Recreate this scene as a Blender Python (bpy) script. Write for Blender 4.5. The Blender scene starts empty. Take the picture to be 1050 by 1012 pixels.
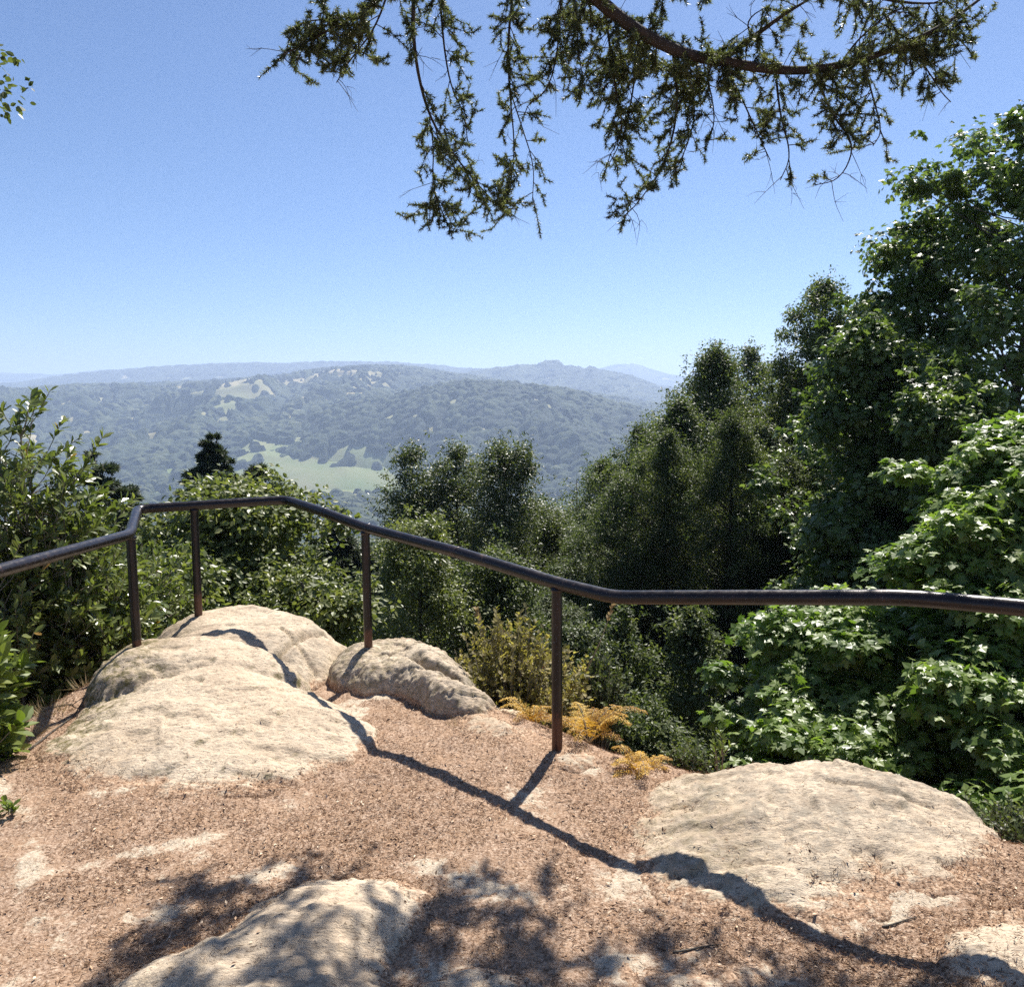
import bpy, math, random
import numpy as np
from mathutils import Vector

# ------------------------------------------------------------------ camera, world, sun, exposure
S = bpy.context.scene
COL = S.collection
F, CX, CY, EYE = 843.0, 525.0, 506.0, 1.65          # focal length and centre in pixels of the 1050 x 1012 photograph
TH = math.atan(106.0 / F)                             # camera pitched down a little
cam_d = bpy.data.cameras.new('camera'); cam = bpy.data.objects.new('camera', cam_d); COL.objects.link(cam)
cam.location = (0, 0, EYE); cam.rotation_euler = (math.pi / 2 - TH, 0, 0)
cam_d.sensor_fit = 'HORIZONTAL'; cam_d.sensor_width = 36; cam_d.lens = 36 * F / 1050
cam_d.clip_start = 0.05; cam_d.clip_end = 60000
S.camera = cam

SUN_EL, SUN_AZ = math.radians(55), math.radians(22)   # azimuth measured from +Y towards +X
w = bpy.data.worlds.new('World'); S.world = w; w.use_nodes = True
nt = w.node_tree
sky = nt.nodes.new('ShaderNodeTexSky'); sky.sky_type = 'NISHITA'; sky.sun_disc = False
sky.sun_elevation = SUN_EL; sky.sun_rotation = SUN_AZ
sky.air_density = 0.8; sky.dust_density = 0.5; sky.ozone_density = 9.0; sky.altitude = 400
nt.links.new(sky.outputs[0], nt.nodes['Background'].inputs[0])
nt.nodes['Background'].inputs[1].default_value = 0.064

sd = bpy.data.lights.new('sun', 'SUN'); sun = bpy.data.objects.new('sun', sd); COL.objects.link(sun)
sd.energy = 5.0; sd.angle = math.radians(0.55); sd.color = (1.0, 0.95, 0.87)
SUNV = Vector((math.sin(SUN_AZ) * math.cos(SUN_EL), math.cos(SUN_AZ) * math.cos(SUN_EL), math.sin(SUN_EL)))
sun.rotation_euler = SUNV.to_track_quat('Z', 'Y').to_euler()

S.view_settings.view_transform = 'Standard'; S.view_settings.look = 'None'
S.view_settings.exposure = 1.02; S.view_settings.gamma = 1.0
S.render.engine = 'CYCLES'
S.cycles.max_bounces = 6; S.cycles.diffuse_bounces = 3; S.cycles.glossy_bounces = 2
S.cycles.transmission_bounces = 4; S.cycles.transparent_max_bounces = 4; S.cycles.volume_bounces = 1
S.cycles.use_denoising = False; S.cycles.use_adaptive_sampling = False
S.cycles.sample_clamp_indirect = 1.0

# ------------------------------------------------------------------ helpers
def at(px, py, Y):
    """world point at depth Y on the sight line of a photograph pixel"""
    a, b = (px - CX) / F, (CY - py) / F
    dy = math.cos(TH) + b * math.sin(TH); dz = -math.sin(TH) + b * math.cos(TH)
    s = Y / dy
    return np.array((a * s, Y, EYE + dz * s))

def gpt(px, py, z=0.0):
    """world point of a pixel on the level z"""
    a, b = (px - CX) / F, (CY - py) / F
    dy = math.cos(TH) + b * math.sin(TH); dz = -math.sin(TH) + b * math.cos(TH)
    s = (z - EYE) / dz
    return np.array((a * s, dy * s, z))

def hsh(ix, iy, seed):
    h = (ix.astype(np.int64) * 374761393 + iy.astype(np.int64) * 668265263 + seed * 974634777) & 0xffffffff
    h = ((h ^ (h >> 13)) * 1274126177) & 0xffffffff
    h = ((h ^ (h >> 16)) * 2246822519) & 0xffffffff
    return ((h ^ (h >> 15)) & 0xffffff) / float(0x1000000)

def vn(x, y, seed=0):
    x = np.asarray(x, float); y = np.asarray(y, float)
    ix = np.floor(x); iy = np.floor(y); fx = x - ix; fy = y - iy
    fx = fx * fx * fx * (fx * (fx * 6 - 15) + 10); fy = fy * fy * fy * (fy * (fy * 6 - 15) + 10)
    a = hsh(ix, iy, seed); b = hsh(ix + 1, iy, seed); c = hsh(ix, iy + 1, seed); d = hsh(ix + 1, iy + 1, seed)
    return (a + (b - a) * fx) * (1 - fy) + (c + (d - c) * fx) * fy

def fbm(x, y, oct=4, seed=0, gain=0.5):
    s = 0; a = 1; t = 0
    for i in range(oct):
        s = s + a * vn(x * 2 ** i + 17.3 * i, y * 2 ** i - 9.1 * i, seed + i); t += a; a *= gain
    return s / t * 2 - 1

def cells(x, y, seed=0):
    ix = np.floor(x); iy = np.floor(y)
    best = np.full(np.shape(x), 9.0); rid = np.zeros(np.shape(x))
    for dx in (-1, 0, 1):
        for dy in (-1, 0, 1):
            jx, jy = ix + dx, iy + dy
            px = jx + 0.5 + 0.8 * (hsh(jx, jy, seed) - 0.5); py = jy + 0.5 + 0.8 * (hsh(jx, jy, seed + 7) - 0.5)
            d = np.hypot(x - px, y - py); m = d < best
            best = np.where(m, d, best); rid = np.where(m, hsh(jx, jy, seed + 13), rid)
    return best, rid

def sstep(a, b, x):
    t = np.clip((x - a) / (b - a), 0, 1); return t * t * (3 - 2 * t)

def tag(o, label=None, cat=None, group=None, kind=None):
    if label: o['label'] = label
    if cat: o['category'] = cat
    if group: o['group'] = group
    if kind: o['kind'] = kind
    return o

def empty(name, loc, label=None, cat=None, group=None, rz=0.0):
    o = bpy.data.objects.new(name, None); COL.objects.link(o)
    o.location = loc; o.rotation_euler = (0, 0, rz); o.empty_display_size = 0.1
    return tag(o, label, cat, group)

def build(name, V, faces, mat, parent=None, attrs=None, smooth=True):
    """V (n,3); faces: list of (m,k) index arrays; one mesh object"""
    V = np.ascontiguousarray(V, np.float32)
    me = bpy.data.meshes.new(name)
    me.vertices.add(len(V)); me.vertices.foreach_set('co', V.ravel())
    faces = [np.asarray(f, np.int32) for f in faces if len(f)]
    nl = sum(f.size for f in faces); npoly = sum(len(f) for f in faces)
    me.loops.add(nl); me.loops.foreach_set('vertex_index', np.concatenate([f.ravel() for f in faces]))
    me.polygons.add(npoly)
    tot = np.concatenate([np.full(len(f), f.shape[1], np.int32) for f in faces])
    st = np.concatenate(([0], np.cumsum(tot)[:-1])).astype(np.int32)
    me.polygons.foreach_set('loop_start', st)
    me.polygons.foreach_set('use_smooth', np.full(npoly, smooth))
    for k, a in (attrs or {}).items():
        at_ = me.attributes.new(k, 'FLOAT', 'POINT'); at_.data.foreach_set('value', np.ascontiguousarray(a, np.float32).ravel())
    me.update(calc_edges=True); me.validate()
    if mat: me.materials.append(mat)
    o = bpy.data.objects.new(name, me); COL.objects.link(o)
    if parent: o.parent = parent
    return o

def grid_faces(nx, ny):
    i = np.arange(nx * ny).reshape(ny, nx)
    return np.stack([i[:-1, :-1], i[:-1, 1:], i[1:, 1:], i[1:, :-1]], -1).reshape(-1, 4)

class Tubes:
    """collects tapered tubes; several in one mesh when they are one part"""
    def __init__(s): s.V = []; s.Q = []; s.T = []; s.n = 0; s.R = []
    def add(s, pts, rad, seg=8, cap=True, rnd=0.5):
        P = np.asarray(pts, float); n = len(P)
        R = np.broadcast_to(np.asarray(rad, float), (n,)) if np.ndim(rad) else np.full(n, float(rad))
        T = np.gradient(P, axis=0); T /= np.maximum(np.linalg.norm(T, axis=1, keepdims=True), 1e-9)
        ref = np.array((0, 0, 1.0)) if abs(T[0][2]) < 0.9 else np.array((1.0, 0, 0))
        u = np.cross(ref, T[0]); u /= np.linalg.norm(u)
        a = np.linspace(0, 2 * np.pi, seg, endpoint=False)
        rings = []
        for i in range(n):
            u = u - T[i] * np.dot(u, T[i]); u /= max(np.linalg.norm(u), 1e-9); v = np.cross(T[i], u)
            rings.append(P[i] + R[i] * (np.cos(a)[:, None] * u + np.sin(a)[:, None] * v))
        V = np.concatenate(rings); b = s.n
        i = np.arange(n * seg).reshape(n, seg); j = np.roll(i, -1, axis=1)
        s.Q.append(np.stack([i[:-1], j[:-1], j[1:], i[1:]], -1).reshape(-1, 4) + b)
        if cap:
            c = np.stack([P[0] - 0 * T[0], P[-1]]); V = np.concatenate([V, c])
            c0, c1 = n * seg, n * seg + 1
            s.T.append(np.stack([j[0], i[0], np.full(seg, c0)], -1) + b)
            s.T.append(np.stack([i[-1], j[-1], np.full(seg, c1)], -1) + b)
        s.V.append(V); s.R.append(np.full(len(V), rnd)); s.n += len(V)
    def build(s, name, mat, parent=None):
        return build(name, np.concatenate(s.V), [np.concatenate(s.Q)] + ([np.concatenate(s.T)] if s.T else []), mat, parent, {'rnd': np.concatenate(s.R)})

def resample(P, n):
    P = np.asarray(P, float); d = np.concatenate(([0], np.cumsum(np.linalg.norm(np.diff(P, axis=0), axis=1))))
    t = np.linspace(0, d[-1], n)
    return np.stack([np.interp(t, d, P[:, k]) for k in range(3)], -1)

def smooth_path(P, n=24, it=2):
    P = np.asarray(P, float)
    for _ in range(it):
        Q = [P[0]]
        for a, b in zip(P[:-1], P[1:]): Q += [a * .75 + b * .25, a * .25 + b * .75]
        Q.append(P[-1]); P = np.array(Q)
    return resample(P, n)

# ------------------------------------------------------------------ materials
def mat_new(name):
    m = bpy.data.materials.new(name); m.use_nodes = True
    t = m.node_tree; t.nodes.clear()
    out = t.nodes.new('ShaderNodeOutputMaterial')
    return m, t, out

def N(t, kind, **kw):
    n = t.nodes.new(kind)
    for k, v in kw.items():
        if k.startswith('i_'): n.inputs[k[2:].replace('_', ' ')].default_value = v
        else: setattr(n, k, v)
    return n

def ramp(t, fac, stops, interp='LINEAR'):
    r = t.nodes.new('ShaderNodeValToRGB'); e = r.color_ramp.elements; r.color_ramp.interpolation = interp
    while len(e) < len(stops): e.new(0.5)
    for k, (p, c) in enumerate(stops): e[k].position = p; e[k].color = (*c, 1)
    t.links.new(fac, r.inputs[0]); return r.outputs[0]

def mixc(t, fac, a, b, mode='MIX'):
    m = t.nodes.new('ShaderNodeMix'); m.data_type = 'RGBA'; m.blend_type = mode
    for sock, v in ((m.inputs[0], fac), (m.inputs[6], a), (m.inputs[7], b)):
        if isinstance(v, (int, float)): sock.default_value = v
        elif isinstance(v, tuple): sock.default_value = (*v, 1)
        else: t.links.new(v, sock)
    return m.outputs[2]

def math_n(t, op, a, b=None, c=None, clamp=False):
    m = t.nodes.new('ShaderNodeMath'); m.operation = op; m.use_clamp = clamp
    for s_, v in zip(m.inputs, (a, b, c)):
        if v is None: continue
        if isinstance(v, (int, float)): s_.default_value = v
        else: t.links.new(v, s_)
    return m.outputs[0]

def noise_n(t, scale, detail=4, rough=0.6, vec=None, dist=0):
    n = N(t, 'ShaderNodeTexNoise', i_Scale=scale, i_Detail=detail, i_Roughness=rough, i_Distortion=dist)
    if vec is not None: t.links.new(vec, n.inputs['Vector'])
    return n.outputs['Fac']

def maprange(t, v, a, b, c=0.0, d=1.0):
    m = t.nodes.new('ShaderNodeMapRange'); t.links.new(v, m.inputs[0])
    for k, x in zip((1, 2, 3, 4), (a, b, c, d)): m.inputs[k].default_value = x
    return m.outputs[0]

def leaf_mat(name, dark, mid, light, trans=0.35, rough=0.42, tint=(1.25, 1.35, 0.6), odd=None, spec=0.5):
    m, t, out = mat_new(name)
    a = N(t, 'ShaderNodeAttribute', attribute_name='rnd')
    stops = [(0.05, dark), (0.5, mid), (0.93, light)]
    if odd: stops += [(0.965, light), (0.985, odd)]
    c = ramp(t, a.outputs['Fac'], stops)
    p = N(t, 'ShaderNodeBsdfPrincipled', i_Roughness=rough); p.inputs['Specular IOR Level'].default_value = spec
    t.links.new(c, p.inputs['Base Color'])
    tr = N(t, 'ShaderNodeBsdfTranslucent'); t.links.new(mixc(t, 1.0, c, tint, 'MULTIPLY'), tr.inputs[0])
    mx = N(t, 'ShaderNodeMixShader'); mx.inputs[0].default_value = trans
    t.links.new(p.outputs[0], mx.inputs[1]); t.links.new(tr.outputs[0], mx.inputs[2]); t.links.new(mx.outputs[0], out.inputs[0])
    return m

def bark_mat(name, a, b, scale=14):
    m, t, out = mat_new(name)
    tc = N(t, 'ShaderNodeTexCoord'); mp = N(t, 'ShaderNodeMapping'); mp.inputs['Scale'].default_value = (1, 1, .25)
    t.links.new(tc.outputs['Object'], mp.inputs[0])
    n = noise_n(t, scale, 5, .65, mp.outputs[0])
    p = N(t, 'ShaderNodeBsdfPrincipled', i_Roughness=.9)
    t.links.new(ramp(t, n, [(.3, a), (.7, b)]), p.inputs['Base Color'])
    bp = N(t, 'ShaderNodeBump', i_Strength=.6, i_Distance=.02); t.links.new(n, bp.inputs['Height']); t.links.new(bp.outputs[0], p.inputs['Normal'])
    t.links.new(p.outputs[0], out.inputs[0]); return m

def rock_mat():
    m, t, out = mat_new('sandstone')
    g = N(t, 'ShaderNodeNewGeometry'); pos = g.outputs['Position']
    oi = N(t, 'ShaderNodeObjectInfo')
    big = noise_n(t, 2.2, 5, .62, pos); fine = noise_n(t, 60, 5, .7, pos); mid = noise_n(t, 11, 5, .68, pos, .4); grit = noise_n(t, 260, 2, .7, pos)
    base = ramp(t, big, [(.3, (.47, .365, .26)), (.5, (.60, .485, .355)), (.72, (.68, .57, .43))])
    base = mixc(t, maprange(t, fine, .34, .46, .5, 0), base, (.22, .16, .11))           # pits and grit
    grey = math_n(t, 'MULTIPLY', maprange(t, mid, .40, .60), N(t, 'ShaderNodeAttribute', attribute_name='grey').outputs['Fac'])
    base = mixc(t, math_n(t, 'MULTIPLY', grey, .8), base, (.25, .22, .175))                                          # weathered crust
    base = mixc(t, maprange(t, grit, .62, .74, 0, .5), base, (.10, .08, .06))
    mp = N(t, 'ShaderNodeMapping'); mp.inputs['Scale'].default_value = (.6, 1.6, 1.4); t.links.new(pos, mp.inputs[0])
    grain = noise_n(t, 52, 5, .75, mp.outputs[0])
    base = mixc(t, maprange(t, grain, .38, .50, .5, 0), base, (.22, .16, .11)); base = mixc(t, maprange(t, grain, .56, .70, 0, .5), base, (.68, .57, .43))
    base = mixc(t, maprange(t, noise_n(t, 62, 2, .55, mp.outputs[0]), .64, .69, 0, .8), base, (.11, .075, .05))
    base = mixc(t, maprange(t, noise_n(t, 17, 3, .6, mp.outputs[0]), .66, .72, 0, .55), base, (.17, .13, .095))
    base = mixc(t, maprange(t, noise_n(t, 4.5, 6, .7, pos), .50, .68, 0, .4), base, (.35, .26, .18))
    moss = math_n(t, 'MULTIPLY', maprange(t, noise_n(t, 24, 5, .7, pos), .42, .6), N(t, 'ShaderNodeAttribute', attribute_name='moss').outputs['Fac'])
    base = mixc(t, moss, base, (.115, .10, .03))
    lit = N(t, 'ShaderNodeAttribute', attribute_name='litter').outputs['Fac']
    nd = noise_n(t, 95, 4, .75, pos)
    needle = ramp(t, nd, [(.36, (.07, .042, .026)), (.45, (.30, .185, .115)), (.55, (.46, .31, .205)), (.66, (.66, .51, .37))])
    lm = maprange(t, math_n(t, 'ADD', lit, math_n(t, 'MULTIPLY', math_n(t, 'SUBTRACT', noise_n(t, 18, 6, .8, pos), .5), 1.5)), .42, .60)
    base = mixc(t, lm, base, needle)
    p = N(t, 'ShaderNodeBsdfPrincipled', i_Roughness=.92); p.inputs['Specular IOR Level'].default_value = .2
    t.links.new(base, p.inputs['Base Color'])
    hh = math_n(t, 'ADD', math_n(t, 'MULTIPLY', mid, .45), math_n(t, 'ADD', math_n(t, 'MULTIPLY', grain, .7), math_n(t, 'MULTIPLY', grit, .12)))
    bp = N(t, 'ShaderNodeBump', i_Strength=.8, i_Distance=.02); t.links.new(hh, bp.inputs['Height']); t.links.new(bp.outputs[0], p.inputs['Normal'])
    t.links.new(p.outputs[0], out.inputs[0]); return m

def ground_mat():
    m, t, out = mat_new('forest_floor')
    g = N(t, 'ShaderNodeNewGeometry'); pos = g.outputs['Position']
    nd = noise_n(t, 85, 5, .78, pos); n2 = noise_n(t, 7, 5, .65, pos); n3 = noise_n(t, 230, 2, .6, pos)
    needle = ramp(t, nd, [(.36, (.07, .042, .026)), (.45, (.29, .185, .12)), (.55, (.44, .31, .222)), (.66, (.66, .52, .39))])
    needle = mixc(t, maprange(t, n2, .42, .66, 0, .5), needle, (.39, .25, .155))
    bare = N(t, 'ShaderNodeAttribute', attribute_name='bare').outputs['Fac']
    sand = ramp(t, nd, [(.32, (.30, .225, .155)), (.48, (.54, .44, .325)), (.66, (.66, .57, .45))])
    bm = maprange(t, math_n(t, 'ADD', bare, math_n(t, 'MULTIPLY', math_n(t, 'SUBTRACT', noise_n(t, 22, 6, .8, pos), .5), 1.6)), .42, .62)
    c = mixc(t, bm, needle, sand)
    c = mixc(t, maprange(t, n3, .62, .75, 0, .6), c, (.06, .04, .03))
    slope = N(t, 'ShaderNodeAttribute', attribute_name='slope').outputs['Fac']
    veg = ramp(t, noise_n(t, 6, 5, .7, pos), [(.3, (.025, .022, .012)), (.6, (.06, .05, .025)), (.8, (.09, .08, .035))])
    c = mixc(t, slope, c, veg)
    far = N(t, 'ShaderNodeAttribute', attribute_name='valley').outputs['Fac']
    fld = ramp(t, noise_n(t, .006, 5, .6, pos), [(.35, (.09, .11, .045)), (.5, (.13, .165, .06)), (.65, (.22, .20, .09))])
    c = mixc(t, far, c, fld)
    p = N(t, 'ShaderNodeBsdfPrincipled', i_Roughness=.95); p.inputs['Specular IOR Level'].default_value = .15
    t.links.new(c, p.inputs['Base Color'])
    bp = N(t, 'ShaderNodeBump', i_Strength=.9, i_Distance=.012); t.links.new(nd, bp.inputs['Height']); t.links.new(bp.outputs[0], p.inputs['Normal'])
    t.links.new(p.outputs[0], out.inputs[0]); return m

def iron_mat(name, rust_z=None):
    m, t, out = mat_new(name)
    tc = N(t, 'ShaderNodeNewGeometry'); pos = tc.outputs['Position']
    n = noise_n(t, 30, 6, .75, pos); n2 = noise_n(t, 8, 4, .6, pos); n3 = noise_n(t, 160, 3, .7, pos)
    c = ramp(t, n2, [(.35, (.008, .006, .006)), (.6, (.017, .011, .011)), (.75, (.035, .017, .015))])
    c = mixc(t, maprange(t, n, .60, .70, 0, .75), c, (.08, .033, .024))                     # rust bloom
    c = mixc(t, maprange(t, n3, .66, .74, 0, .7), c, (.25, .21, .19))                      # chips and dust
    a = N(t, 'ShaderNodeAttribute', attribute_name='rust').outputs['Fac']
    rm = maprange(t, math_n(t, 'ADD', a, math_n(t, 'MULTIPLY', math_n(t, 'SUBTRACT', n, .5), 1.2)), .45, .62)
    c = mixc(t, math_n(t, 'MULTIPLY', rm, .85), c, (.095, .038, .023))
    p = N(t, 'ShaderNodeBsdfPrincipled', i_Metallic=.25)
    t.links.new(maprange(t, n, .4, .7, .26, .5), p.inputs['Roughness'])
    t.links.new(c, p.inputs['Base Color'])
    bp = N(t, 'ShaderNodeBump', i_Strength=.25, i_Distance=.004); t.links.new(n, bp.inputs['Height']); t.links.new(bp.outputs[0], p.inputs['Normal'])
    t.links.new(p.outputs[0], out.inputs[0]); return m

def attr_mat(name, stops, attr='rnd', rough=.9, noise=None):
    m, t, out = mat_new(name)
    f = N(t, 'ShaderNodeAttribute', attribute_name=attr).outputs['Fac']
    if noise:
        g = N(t, 'ShaderNodeNewGeometry')
        f = math_n(t, 'ADD', f, math_n(t, 'MULTIPLY', math_n(t, 'SUBTRACT', noise_n(t, noise[0], 4, .65, g.outputs['Position']), .5), noise[1]))
    p = N(t, 'ShaderNodeBsdfPrincipled', i_Roughness=rough); p.inputs['Specular IOR Level'].default_value = .2
    t.links.new(ramp(t, f, stops), p.inputs['Base Color']); t.links.new(p.outputs[0], out.inputs[0]); return m

M = {}
M['rock'] = rock_mat(); M['ground'] = ground_mat(); M['iron'] = iron_mat('painted_iron')
M['bark'] = bark_mat('grey_bark', (.03, .025, .02), (.10, .085, .065))
M['firbark'] = bark_mat('fir_bark', (.035, .022, .016), (.10, .062, .045), 40)
M['boughbark'] = bark_mat('bough_bark', (.016, .011, .009), (.055, .038, .029), 60)
M['palebark'] = bark_mat('pale_twig', (.13, .11, .085), (.28, .24, .19), 30)
M['needles'] = attr_mat('needle_litter', [(0, (.07, .035, .022)), (.28, (.235, .14, .082)), (.6, (.40, .265, .165)), (.82, (.58, .40, .26)), (1, (.70, .58, .43))])
M['laurel'] = leaf_mat('laurel_leaf', (.07, .10, .026), (.135, .165, .048), (.22, .24, .085), .38, .30, odd=(.30, .17, .05))
M['broad'] = leaf_mat('broad_leaf', (.10, .14, .028), (.165, .21, .05), (.25, .28, .08), .42, .42)
M['tanoak'] = leaf_mat('tanoak_leaf', (.075, .10, .028), (.145, .17, .056), (.24, .25, .10), .38, .43, odd=(.26, .19, .08))
M['bay'] = leaf_mat('bay_leaf', (.042, .062, .024), (.09, .118, .045), (.18, .20, .085), .42, .45, spec=.35)
M['oak'] = leaf_mat('oak_leaf', (.045, .065, .022), (.095, .118, .042), (.17, .19, .078), .34, .42)
M['maple'] = leaf_mat('maple_leaf', (.085, .14, .03), (.165, .235, .055), (.27, .33, .10), .45, .40, tint=(1.1, 1.3, .5), odd=(.35, .33, .06))
M['bigmaple'] = leaf_mat('tall_maple_leaf', (.06, .10, .028), (.115, .165, .05), (.20, .25, .09), .42, .36)
M['fir'] = leaf_mat('fir_needle', (.035, .042, .02), (.095, .11, .052), (.20, .21, .115), .45, .45)
M['conifer'] = leaf_mat('conifer_spray', (.024, .036, .022), (.05, .068, .04), (.09, .11, .065), .25, .55)
M['dry'] = leaf_mat('dry_shrub_leaf', (.13, .12, .045), (.26, .22, .08), (.42, .35, .16), .45, .6, odd=(.30, .12, .05))
M['fern'] = leaf_mat('yellow_bracken', (.30, .15, .035), (.62, .40, .06), (.76, .57, .17), .35, .6, tint=(1.1, 1.0, .6))
M['straw'] = leaf_mat('straw', (.22, .15, .08), (.38, .28, .15), (.50, .40, .24), .25, .7, tint=(1, 1, .8))
M['wood'] = attr_mat('far_wood', [(0, (.018, .028, .016)), (.45, (.040, .056, .028)), (1, (.088, .10, .048))], noise=(.05, .4))
M['hill'] = attr_mat('dry_hill_grass', [(0, (.15, .20, .075)), (.5, (.24, .22, .11)), (1, (.36, .30, .18))], noise=(.012, .8))

# ------------------------------------------------------------------ terrain
PLAT = np.array([(-3.6, -60), (-3.4, 1.0), (-3.0, 2.6), (-2.45, 3.6), (-2.35, 4.4), (-2.3, 4.85), (-1.5, 5.0), (-1.0, 4.75), (-.62, 4.45),
                 (-.25, 4.15), (.1, 3.86), (.42, 3.55), (.9, 3.3), (1.6, 2.95), (2.3, 2.5), (3.6, 1.8), (9, 0), (14, -60)], float)
VALLEY = 180.0

def plat_dist(x, y):
    """distance outside the plateau (0 inside)"""
    x = np.asarray(x, float); y = np.asarray(y, float)
    d = np.full(x.shape, 1e9); ins = np.zeros(x.shape, bool)
    n = len(PLAT)
    for i in range(n):
        ax, ay = PLAT[i]; bx, by = PLAT[(i + 1) % n]
        ex, ey = bx - ax, by - ay
        t = np.clip(((x - ax) * ex + (y - ay) * ey) / (ex * ex + ey * ey), 0, 1)
        d = np.minimum(d, np.hypot(x - ax - t * ex, y - ay - t * ey))
        cr = ((ay > y) != (by > y))
        xi = ax + (y - ay) / (ey if abs(ey) > 1e-9 else 1e-9) * ex
        ins ^= cr & (x < xi)
    return np.where(ins, 0, d)

def ground_z(x, y):
    d = plat_dist(x, y)
    dd = np.sqrt(d * d + .12 ** 2) - .12
    z = -VALLEY * (1 - np.exp(-dd / 215.0))
    wob = sstep(.5, 8, d)
    z = z + wob * (1.2 * fbm(x * .12, y * .12, 4, 5)) * (1 - sstep(300, 900, d))
    near = 1 - sstep(0, 6, d)
    z = z + near * (.03 * fbm(x * 1.3, y * 1.3, 3, 21))
    return z

def ground_fine(x, y):
    d = plat_dist(x, y)
    return ground_z(x, y) + (1 - sstep(3, 12, d)) * (.012 * fbm(x * 7, y * 7, 3, 31) + .007 * fbm(x * 38, y * 38, 3, 41))

def axis_pts(lo, hi, step, far_lo, far_hi, g=1.16):
    c = list(np.arange(lo, hi + 1e-6, step))
    s = step; p = c[-1]; a = []
    while p < far_hi: s *= g; p += s; a.append(p)
    s = step; p = c[0]; b = []
    while p > far_lo: s *= g; p -= s; b.append(p)
    return np.array(b[::-1] + c + a)

gx = axis_pts(-3.3, 2.7, .014, -14000, 14000); gy = axis_pts(1.5, 5.9, .014, -9000, 14500)
X, Y = np.meshgrid(gx, gy); gz = ground_fine(X, Y)

def streak(x, y, a, b, wdt):   # a soft edged line from a to b
    ax, ay = a[0], a[1]; ex, ey = b[0] - ax, b[1] - ay
    t = np.clip(((x - ax) * ex + (y - ay) * ey) / (ex * ex + ey * ey), 0, 1)
    return np.exp(-(np.hypot(x - ax - t * ex, y - ay - t * ey) / wdt) ** 2)

BARE = [((40, 903), (245, 850), .035, .34), ((150, 885), (215, 868), .06, .2), ((20, 870), (60, 965), .07, .32), ((170, 935), (290, 890), .06, .35),
                      ((250, 845), (330, 800), .08, .25), ((335, 745), (400, 705), .10, .75), ((395, 715), (350, 740), .08, .5), ((100, 810), (340, 775), .08, .5),
                      ((60, 945), (200, 930), .05, .22), ((440, 885), (560, 935), .08, .35), ((640, 985), (770, 1005), .1, .4), ((470, 860), (600, 850), .06, .15),
                      ((720, 940), (960, 925), .09, .4), ((560, 925), (640, 905), .07, .25), ((560, 775), (610, 790), .06, .45), ((420, 1000), (520, 1010), .07, .3)]

def bare_f(x, y):
    b = 1.35 * fbm(x * 1.9, y * 1.9, 6, 51, .62) - .06 + .10 * sstep(.3, -1.6, x) * (1 - sstep(3.2, 4, y)) + .12 * sstep(2.5, 1.9, y)
    brk = fbm(x * 6, y * 6, 4, 53, .6)
    for (p, q, wd, k) in BARE: b = np.maximum(b, 1.5 * k * streak(x, y, gpt(*p), gpt(*q), wd * 1.5) * np.clip(.7 + 1.9 * brk, 0, 1.4) + .1 * b)
    return b
bare = bare_f(X, Y)
pdist = plat_dist(X, Y)
ground = build('ground', np.stack([X, Y, gz], -1).reshape(-1, 3), [grid_faces(len(gx), len(gy))], M['ground'], None,
               {'bare': bare, 'slope': sstep(.25, 1.2, pdist), 'valley': sstep(500, 1000, pdist)})
tag(ground, kind='structure')

# ------------------------------------------------------------------ hills beyond the valley
def hill_mesh(name, X0, X1, Y0, Y1, step, fz, grass=None, tree_h=9.0, cell=12.0, seed=1, ystep=None):
    nx = int((X1 - X0) / step) + 1; ny = int((Y1 - Y0) / (ystep or step)) + 1
    X, Y = np.meshgrid(np.linspace(X0, X1, nx), np.linspace(Y0, Y1, ny))
    Z = fz(X, Y)
    g = grass(X, Y, Z) if grass is not None else np.zeros(X.shape)
    o = build(name, np.stack([X, Y, Z], -1).reshape(-1, 3), [grid_faces(nx, ny)], M['hill'], None, {'rnd': .6 + .5 * fbm(X * .004, Y * .004, 4, seed + 3) - .7 * np.exp(-(np.maximum(Y - Y0, 0) / 260) ** 2)})
    tag(o, kind='structure')
    d, r = cells(X / cell + .8 * fbm(X * .016, Y * .016, 3, seed), Y / cell + .8 * fbm(X * .016, Y * .016, 3, seed + 71), seed)
    dome = np.sqrt(np.clip(1 - (d / .72) ** 2, 0, 1)) * (.55 + .75 * r)
    keep = (g + 1.15 * (r - .5) < .5)
    keep &= Z > -VALLEY + .5
    H = np.where(keep, tree_h * (.25 + dome), -4)
    V = np.stack([X, Y, Z + H], -1).reshape(-1, 3)
    f = grid_faces(nx, ny); kk = keep.ravel()[f].sum(1) >= 1
    wd = build(name + '_woods', V, [f[kk]], M['wood'], None, {'rnd': np.clip({'hill': .12, 'hill_spur': -.12, 'distant_ridge': -.25}.get(name, 0) + .05 + .8 * r + .35 * fbm(X * .006, Y * .006, 3, seed + 9), 0, 1)}, smooth=False)
    return o, wd

def crest(pts, Yc):
    P = np.array([at(px, py, Yc)[[0, 2]] for px, py in pts])
    return lambda x: np.interp(x, P[:, 0], P[:, 1])

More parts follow.
